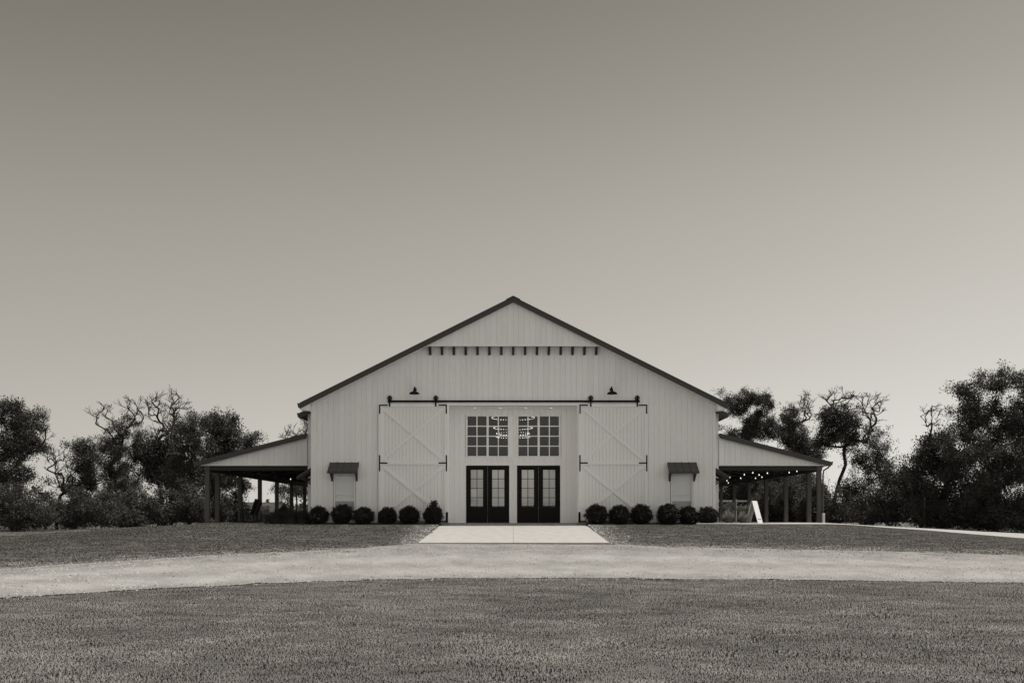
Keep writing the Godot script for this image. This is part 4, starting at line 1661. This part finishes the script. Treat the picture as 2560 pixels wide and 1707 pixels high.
func tuft(n: int, spread: float, high: float, w: float, sd: int, vary: float) -> ArrayMesh:
	var q := RandomNumberGenerator.new()
	q.seed = sd
	var g := Geo.new()
	for k in n:
		var a := q.randf() * TAU
		var r := spread * sqrt(q.randf())
		var p := Vector3(cos(a) * r, -0.005, sin(a) * r)
		var b := q.randf() * TAU
		var lean := Vector3(cos(b), 0, sin(b)) * high * q.randf_range(0.15, 0.9)
		var side := Vector3(-sin(b), 0, cos(b)) * w
		var h := high * q.randf_range(0.5, 1.15)
		var v := 1.0 + vary * q.randf_range(-0.45, 0.45)
		if q.randf() < 0.08: v *= 1.0 + 0.7 * vary
		g.tint = Color(v, v, v)
		var m := p + lean * 0.35 + Vector3(0, h * 0.65, 0)
		var t := p + lean + Vector3(0, h, 0)
		var nn := (Vector3.UP * 1.2 - lean.normalized() * 0.6).normalized()
		g.tri(p - side, p + side, m + side * 0.8, nn, nn, nn)
		g.tri(p - side, m + side * 0.8, m - side * 0.8, nn, nn, nn)
		g.tri(m - side * 0.8, m + side * 0.8, t, nn, nn, nn)
	return g.mesh()


func build_turf() -> void:
	var q := RandomNumberGenerator.new()
	q.seed = 404
	var patch := FastNoiseLite.new()
	patch.seed = 8
	patch.frequency = 0.75
	patch.fractal_octaves = 4
	var broad := FastNoiseLite.new()
	broad.seed = 28
	broad.frequency = 0.16
	broad.fractal_octaves = 3
	var stripes := FastNoiseLite.new()
	stripes.seed = 18
	stripes.frequency = 0.5
	# [z from, z to, per square metre, mesh, tint]
	var near_tuft := tuft(36, 0.11, 0.024, 0.0036, 1, 0.7)
	var far_tuft := tuft(40, 0.18, 0.022, 0.006, 2, 0.35)
	var sets := [[15.5, 35.0, 200.0, near_tuft, 1.0, "coarse grass of the lawn before the drive"], [-1.0, 20.0, 60.0, far_tuft, 0.48, "short mown grass between drive and barn"], [-22.0, -1.0, 9.0, far_tuft, 0.48, "mown grass beside and behind the barn"]]
	for e in sets:
		var where := []
		var tints := PackedColorArray()
		var z: float = e[0]
		while z < e[1]:
			var half := (42.0 - z) * 0.53 + 4.5
			var count := int(2.0 * half * 0.25 * e[2])
			for k in count:
				var x := q.randf_range(-half, half)
				var zz := z + q.randf() * 0.25
				var near_side: bool = e[0] > 10.0
				var share := road_share(x, zz) + q.randfn() * 0.02 + 0.06 * wobble.get_noise_2d(x * 14.0, 40.0 if near_side else 3.0)
				if near_side and share < 0.985: continue
				if not near_side and share > 0.015: continue
				if not near_side:
					if absf(x) < 3.07 and zz > -1.0 and zz < 10.6: continue
					if zz < 1.12 + 0.08 * q.randfn() and zz > -0.4 and absf(x) < 8.7: continue
					if zz <= 0.0 and absf(x) < (8.7 if zz > -1.5 else 13.95): continue
					if x > 7.4 and zz > -2.0 and zz < 1.6 and on_walk(x, zz): continue
					if absf(x) < 4.4 and q.randf() < 0.55 * (1.0 - (absf(x) - 3.07) / 1.33): continue
				var p := patch.get_noise_2d(x, zz * 1.4)
				var s := q.randf_range(0.75, 1.3) * (1.0 + 0.25 * p)
				if near_side and p < -0.28 and q.randf() < 0.5: continue
				if not near_side and share > -0.4: s *= 1.0 + 0.35 * smoothstep(-0.4, -0.15, share)
				var coarse := near_side and q.randf() < 0.03 + 0.05 * clampf(broad.get_noise_2d(x * 3.0 + 50.0, zz * 3.0) * 3.0, 0.0, 1.0)
				if coarse: s *= q.randf_range(1.3, 2.0)
				where.append(Transform3D(Basis(Vector3.UP, q.randf() * TAU).scaled(Vector3(s, s * q.randf_range(0.8, 1.2), s)), Vector3(x, ground(x, zz), zz)))
				var v: float = e[4] * (1.0 + 0.55 * p) * (1.0 + (0.4 if near_side else 0.15) * broad.get_noise_2d(x, zz * 1.5)) * q.randf_range(0.9, 1.1)
				if coarse: v *= q.randf_range(0.55, 0.95)
				if not near_side:
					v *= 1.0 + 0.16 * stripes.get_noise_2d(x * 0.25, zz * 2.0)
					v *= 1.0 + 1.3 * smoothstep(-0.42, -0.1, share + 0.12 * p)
				tints.append(lin(v))
			z += 0.25
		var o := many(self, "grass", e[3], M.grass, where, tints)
		tag(o, e[5], "grass", "", "stuff")

	# loose stones on the drive and spilled along its edges
	var g := Geo.new()
	var pq := RandomNumberGenerator.new()
	pq.seed = 3
	var ico := []
	for k in 6:
		ico.append(Vector3(cos(TAU * k / 6.0), 0, sin(TAU * k / 6.0)) * pq.randf_range(0.75, 1.1) + Vector3(0, pq.randf_range(-0.15, 0.15), 0))
	for k in 6:
		g.flat(ico[k], ico[(k + 1) % 6], Vector3(0.15, 0.62, -0.1), ico[k] + Vector3(0, 0.6, 0))
		g.flat(ico[k], ico[(k + 1) % 6], Vector3(0, -0.5, 0), ico[k] + Vector3(0, -0.6, 0))
	var pebble := g.mesh()
	var where := []
	var tints := PackedColorArray()
	for k in 100000:
		var z := q.randf_range(9.8, 26.0)
		var x := q.randf_range(-1.0, 1.0) * ((42.0 - z) * 0.53 + 4.0)
		var share := road_share(x, z) + q.randfn() * 0.05
		if share < -0.06 or share > 1.05: continue
		var packed := exp(-pow((share - 0.38) / 0.12, 2.0)) + exp(-pow((share - 0.74) / 0.13, 2.0))
		if q.randf() < 0.72 * packed: continue
		if absf(x) < 3.07 and z < 10.45: continue
		var s := 0.007 + 0.02 * pow(q.randf(), 2.6)
		where.append(Transform3D(Basis.from_euler(Vector3(q.randfn() * 0.3, q.randf() * TAU, q.randfn() * 0.3)).scaled(Vector3(s, s, s)), Vector3(x, ground(x, z) + 0.03, z)))
		tints.append(lin(q.randf_range(0.55, 1.25)))
	for k in 3200:
		var s0 := 1.0 if q.randf() < 0.5 else -1.0
		var x := s0 * (3.05 + absf(q.randfn()) * 0.5)
		var z := q.randf_range(0.5, 10.6)
		var s := 0.01 + 0.018 * pow(q.randf(), 2.0)
		where.append(Transform3D(Basis(Vector3.UP, q.randf() * TAU).scaled(Vector3(s, s, s)), Vector3(x, ground(x, z) + 0.01, z)))
		tints.append(lin(q.randf_range(0.4, 1.2)))
	var o := many(self, "gravel", pebble, M.stone, where, tints)
	tag(o, "loose pale stones on the drive and along the apron", "gravel", "", "stuff")


func on_walk(x: float, z: float) -> bool:
	var mid := along([[7.5, 1.25], [9.0, 1.22], [11.5, 1.0], [13.5, 0.5], [15.5, 0.0], [20.0, -0.4], [26.0, -0.6], [40.0, -0.9]], x)
	var half := along([[7.5, 0.16], [9.0, 0.22], [11.5, 0.4], [13.5, 0.75], [15.5, 1.15], [20.0, 1.5], [26.0, 1.6], [40.0, 1.6]], x)
	return absf(z - mid) < half + 0.04

const TREES := [
	["leafy tree at the far left edge of the picture", -27.28, -12.0, [[-0.11, 6.41, 1.04, 0.78, 0], [0.8, 5.97, 1.0, 0.91, 0], [0.11, 4.78, 1.3, 1.19, 0], [1.37, 4.89, 0.65, 0.91, 0], [-0.22, 3.05, 1.56, 1.08, 0], [-1.84, 4.89, 1.52, 1.95, 0], [1.74, 5.32, 0.48, 0.54, 1]]],
	["small bare grey tree standing between the two leftmost leafy trees", -24.32, -11.0, [[-0.21, 3.84, 0.64, 0.64, 1], [0.32, 2.67, 0.85, 1.06, 1], [-0.68, 2.14, 0.64, 0.6, 0]]],
	["slender leafy tree right of the small bare tree at left", -23.65, -13.0, [[-0.35, 4.8, 0.75, 0.62, 0], [0.07, 3.98, 0.88, 1.06, 0], [0.22, 2.33, 0.99, 1.33, 0]]],
	["left tree with the leftmost of the bare crown tips", -22.10, -14.0, [[-0.72, 5.11, 0.99, 0.85, 0], [0.27, 5.56, 0.9, 0.76, 0], [-0.27, 3.94, 1.3, 1.08, 0], [1.12, 4.5, 0.9, 1.12, 0], [0.0, 2.36, 1.35, 1.3, 0], [-0.85, 6.3, 0.67, 0.63, 1], [0.63, 6.53, 0.58, 0.94, 1]]],
	["tree with two tall dead tops rising above the left trees", -20.02, -15.0, [[-0.23, 4.51, 1.15, 0.96, 0], [-0.92, 3.55, 1.15, 0.92, 0], [0.39, 2.98, 1.1, 1.15, 0], [-0.53, 6.8, 0.73, 0.82, 1], [0.73, 6.76, 0.69, 0.92, 1], [-0.18, 5.61, 0.69, 0.69, 1]]],
	["dense round-topped tree left of the left porch roof", -17.95, -13.0, [[-0.4, 5.46, 0.93, 0.8, 0], [0.44, 5.82, 0.8, 0.62, 0], [0.27, 4.36, 1.15, 1.06, 0], [-0.66, 3.43, 0.93, 0.88, 0], [0.0, 2.33, 0.99, 1.1, 0]]],
	["round-crowned tree rising behind the left porch eave", -17.40, -17.0, [[0.0, 6.09, 1.14, 0.76, 0], [0.4, 5.21, 0.9, 0.9, 0], [-0.47, 4.57, 0.9, 0.85, 0], [-0.66, 2.96, 0.95, 1.19, 0]]],
	["low spreading tree reaching over the left porch roof", -17.24, -20.0, [[0.87, 5.29, 0.85, 0.55, 0], [0.2, 4.64, 0.9, 0.65, 0], [-0.25, 3.22, 0.85, 1.2, 0], [0.55, 2.35, 0.55, 0.55, 0]]],
	["sparse twiggy tree between left porch roof and barn eave", -17.34, -38.0, [[0.84, 7.87, 0.77, 0.84, 2], [0.19, 6.91, 0.96, 0.45, 2], [-0.64, 7.1, 0.77, 0.71, 1], [0.58, 8.45, 0.58, 0.64, 1]]],
	["leaning tree seen far off under the left porch", -19.46, -42.0, [[1.01, 3.06, 1.21, 0.61, 0], [-0.44, 3.06, 0.74, 0.47, 0], [0.24, 2.29, 0.67, 0.67, 2]]],
	["thin tree seen under the left porch next to the barn wall", -17.64, -44.0, [[-0.38, 2.79, 0.83, 0.69, 2], [0.31, 3.13, 0.69, 0.62, 0], [-0.73, 3.55, 0.69, 0.48, 0]]],
	["leaning tree with an arched crown behind the right barn eave", 18.91, -36.0, [[-0.53, 9.97, 1.25, 0.69, 0], [-1.47, 9.25, 1.13, 0.88, 0], [0.72, 9.25, 0.88, 1.07, 0], [0.16, 7.68, 1.32, 1.25, 0], [-1.16, 6.93, 1.25, 0.56, 0], [-2.29, 9.81, 0.63, 0.69, 2], [1.66, 7.62, 1.07, 0.94, 0], [-2.66, 7.78, 0.44, 1.07, 2]]],
	["narrow leafy tree with a bare spike behind the right porch roof", 21.19, -33.0, [[-0.15, 8.3, 0.66, 1.08, 0], [-0.27, 6.97, 1.21, 0.84, 0], [0.21, 5.76, 1.02, 1.33, 0], [1.11, 5.58, 1.15, 1.02, 0], [0.93, 8.9, 0.54, 1.21, 1]]],
	["forked tree with a fan of dead twigs right of the right porch", 18.71, -16.0, [[-0.23, 6.59, 0.84, 0.75, 0], [0.7, 6.41, 0.98, 0.75, 0], [0.16, 5.47, 1.21, 0.75, 0], [1.05, 5.29, 0.75, 0.84, 0], [-0.77, 4.96, 0.56, 0.65, 0], [-0.3, 7.45, 0.65, 0.47, 1], [0.93, 7.45, 0.89, 0.47, 1], [2.26, 6.92, 0.75, 0.93, 1], [1.93, 5.66, 0.65, 0.89, 1]]],
	["leafy tree right of the forked tree", 19.86, -14.0, [[0.38, 5.11, 0.63, 0.49, 0], [0.7, 4.28, 0.81, 0.85, 0], [-0.11, 3.71, 0.85, 0.81, 0], [0.83, 3.08, 0.94, 0.85, 0], [-0.34, 2.25, 1.12, 0.85, 0]]],
	["broad low tree beside the small grey post at right", 19.96, -10.0, [[0.15, 3.0, 1.0, 0.58, 0], [-0.48, 1.89, 1.09, 0.88, 0], [0.77, 2.21, 0.96, 1.04, 0]]],
	["tree with a bare twig tuft on top, left of the tallest tree", 21.34, -8.0, [[-0.4, 5.85, 0.4, 0.84, 1], [0.0, 4.5, 0.84, 0.72, 0], [-0.7, 3.7, 0.72, 0.72, 0], [0.14, 3.49, 1.21, 1.1, 0], [-0.4, 2.13, 1.29, 1.29, 0]]],
	["tallest tree of the right-hand group", 22.51, -6.0, [[-0.67, 6.97, 0.81, 0.66, 0], [0.62, 7.35, 0.93, 0.66, 0], [1.64, 7.16, 0.89, 0.77, 0], [0.0, 5.71, 1.31, 0.89, 0], [1.54, 5.52, 1.12, 1.08, 0], [-0.58, 4.17, 1.5, 1.08, 0], [1.35, 3.59, 1.5, 1.47, 0], [-0.19, 2.24, 1.7, 1.47, 0]]],
	["dense tree cut off by the right edge of the picture", 25.41, -6.0, [[-0.15, 7.26, 0.93, 0.77, 0], [-0.39, 5.14, 1.31, 1.54, 0], [-0.19, 2.63, 1.54, 1.74, 0]]],
]

const BUSHES := [
	["tall bush at the left edge of the picture", -25.16, -8.0, 1.51, 2.43],
	["dark bush below the small bare tree at left", -24.02, -9.0, 1.23, 1.66],
	["dark bush under the slender left tree", -22.93, -10.0, 1.30, 2.10],
	["dark bush under the tree with bare tips", -21.32, -10.0, 1.30, 1.89],
	["widest dark bush of the left thicket", -20.17, -11.0, 1.41, 2.25],
	["dark bush under the two dead tops", -18.58, -11.0, 1.28, 1.78],
	["dark bush left of the left porch corner", -17.19, -11.0, 1.28, 2.14],
	["dark bush seen between the first left porch posts", -18.01, -18.0, 1.08, 2.52],
	["small dark bush seen under the left porch", -17.24, -20.0, 0.85, 1.98],
	["low weedy tuft in front of the left thicket", -18.75, -7.0, 0.59, 0.67],
	["dark thicket bush behind the barn's right corner, seen under the porch", 18.27, -38.0, 1.93, 4.43],
	["tall dark bush seen between the back posts of the right porch", 19.54, -36.0, 1.72, 4.80],
	["tall dark bush seen behind the third right porch post", 19.33, -30.0, 1.45, 4.73],
	["tall dark bush seen left of the front right porch posts", 20.48, -28.0, 1.41, 4.32],
	["lower dark bush directly behind the folding sign", 17.71, -26.0, 1.23, 2.84],
	["dark bush between the middle right porch posts", 18.64, -24.0, 1.19, 2.89],
	["dark bush behind the front right porch posts", 18.88, -20.0, 1.20, 2.85],
	["dark bush under the forked tree", 18.40, -14.0, 1.12, 2.03],
	["dark bush right of the forked tree's trunk", 19.04, -12.0, 1.08, 1.74],
	["dark bush left of the small grey post", 19.69, -10.0, 1.09, 1.69],
	["dark bush right of the small grey post", 21.04, -8.0, 1.41, 1.83],
	["dark bush under the tree with a bare twig tuft", 22.20, -7.0, 1.42, 1.99],
	["dark bush under the tallest tree", 23.28, -6.0, 1.47, 2.05],
	["dark bush at the right edge of the picture", 24.12, -5.0, 1.32, 2.10],
]
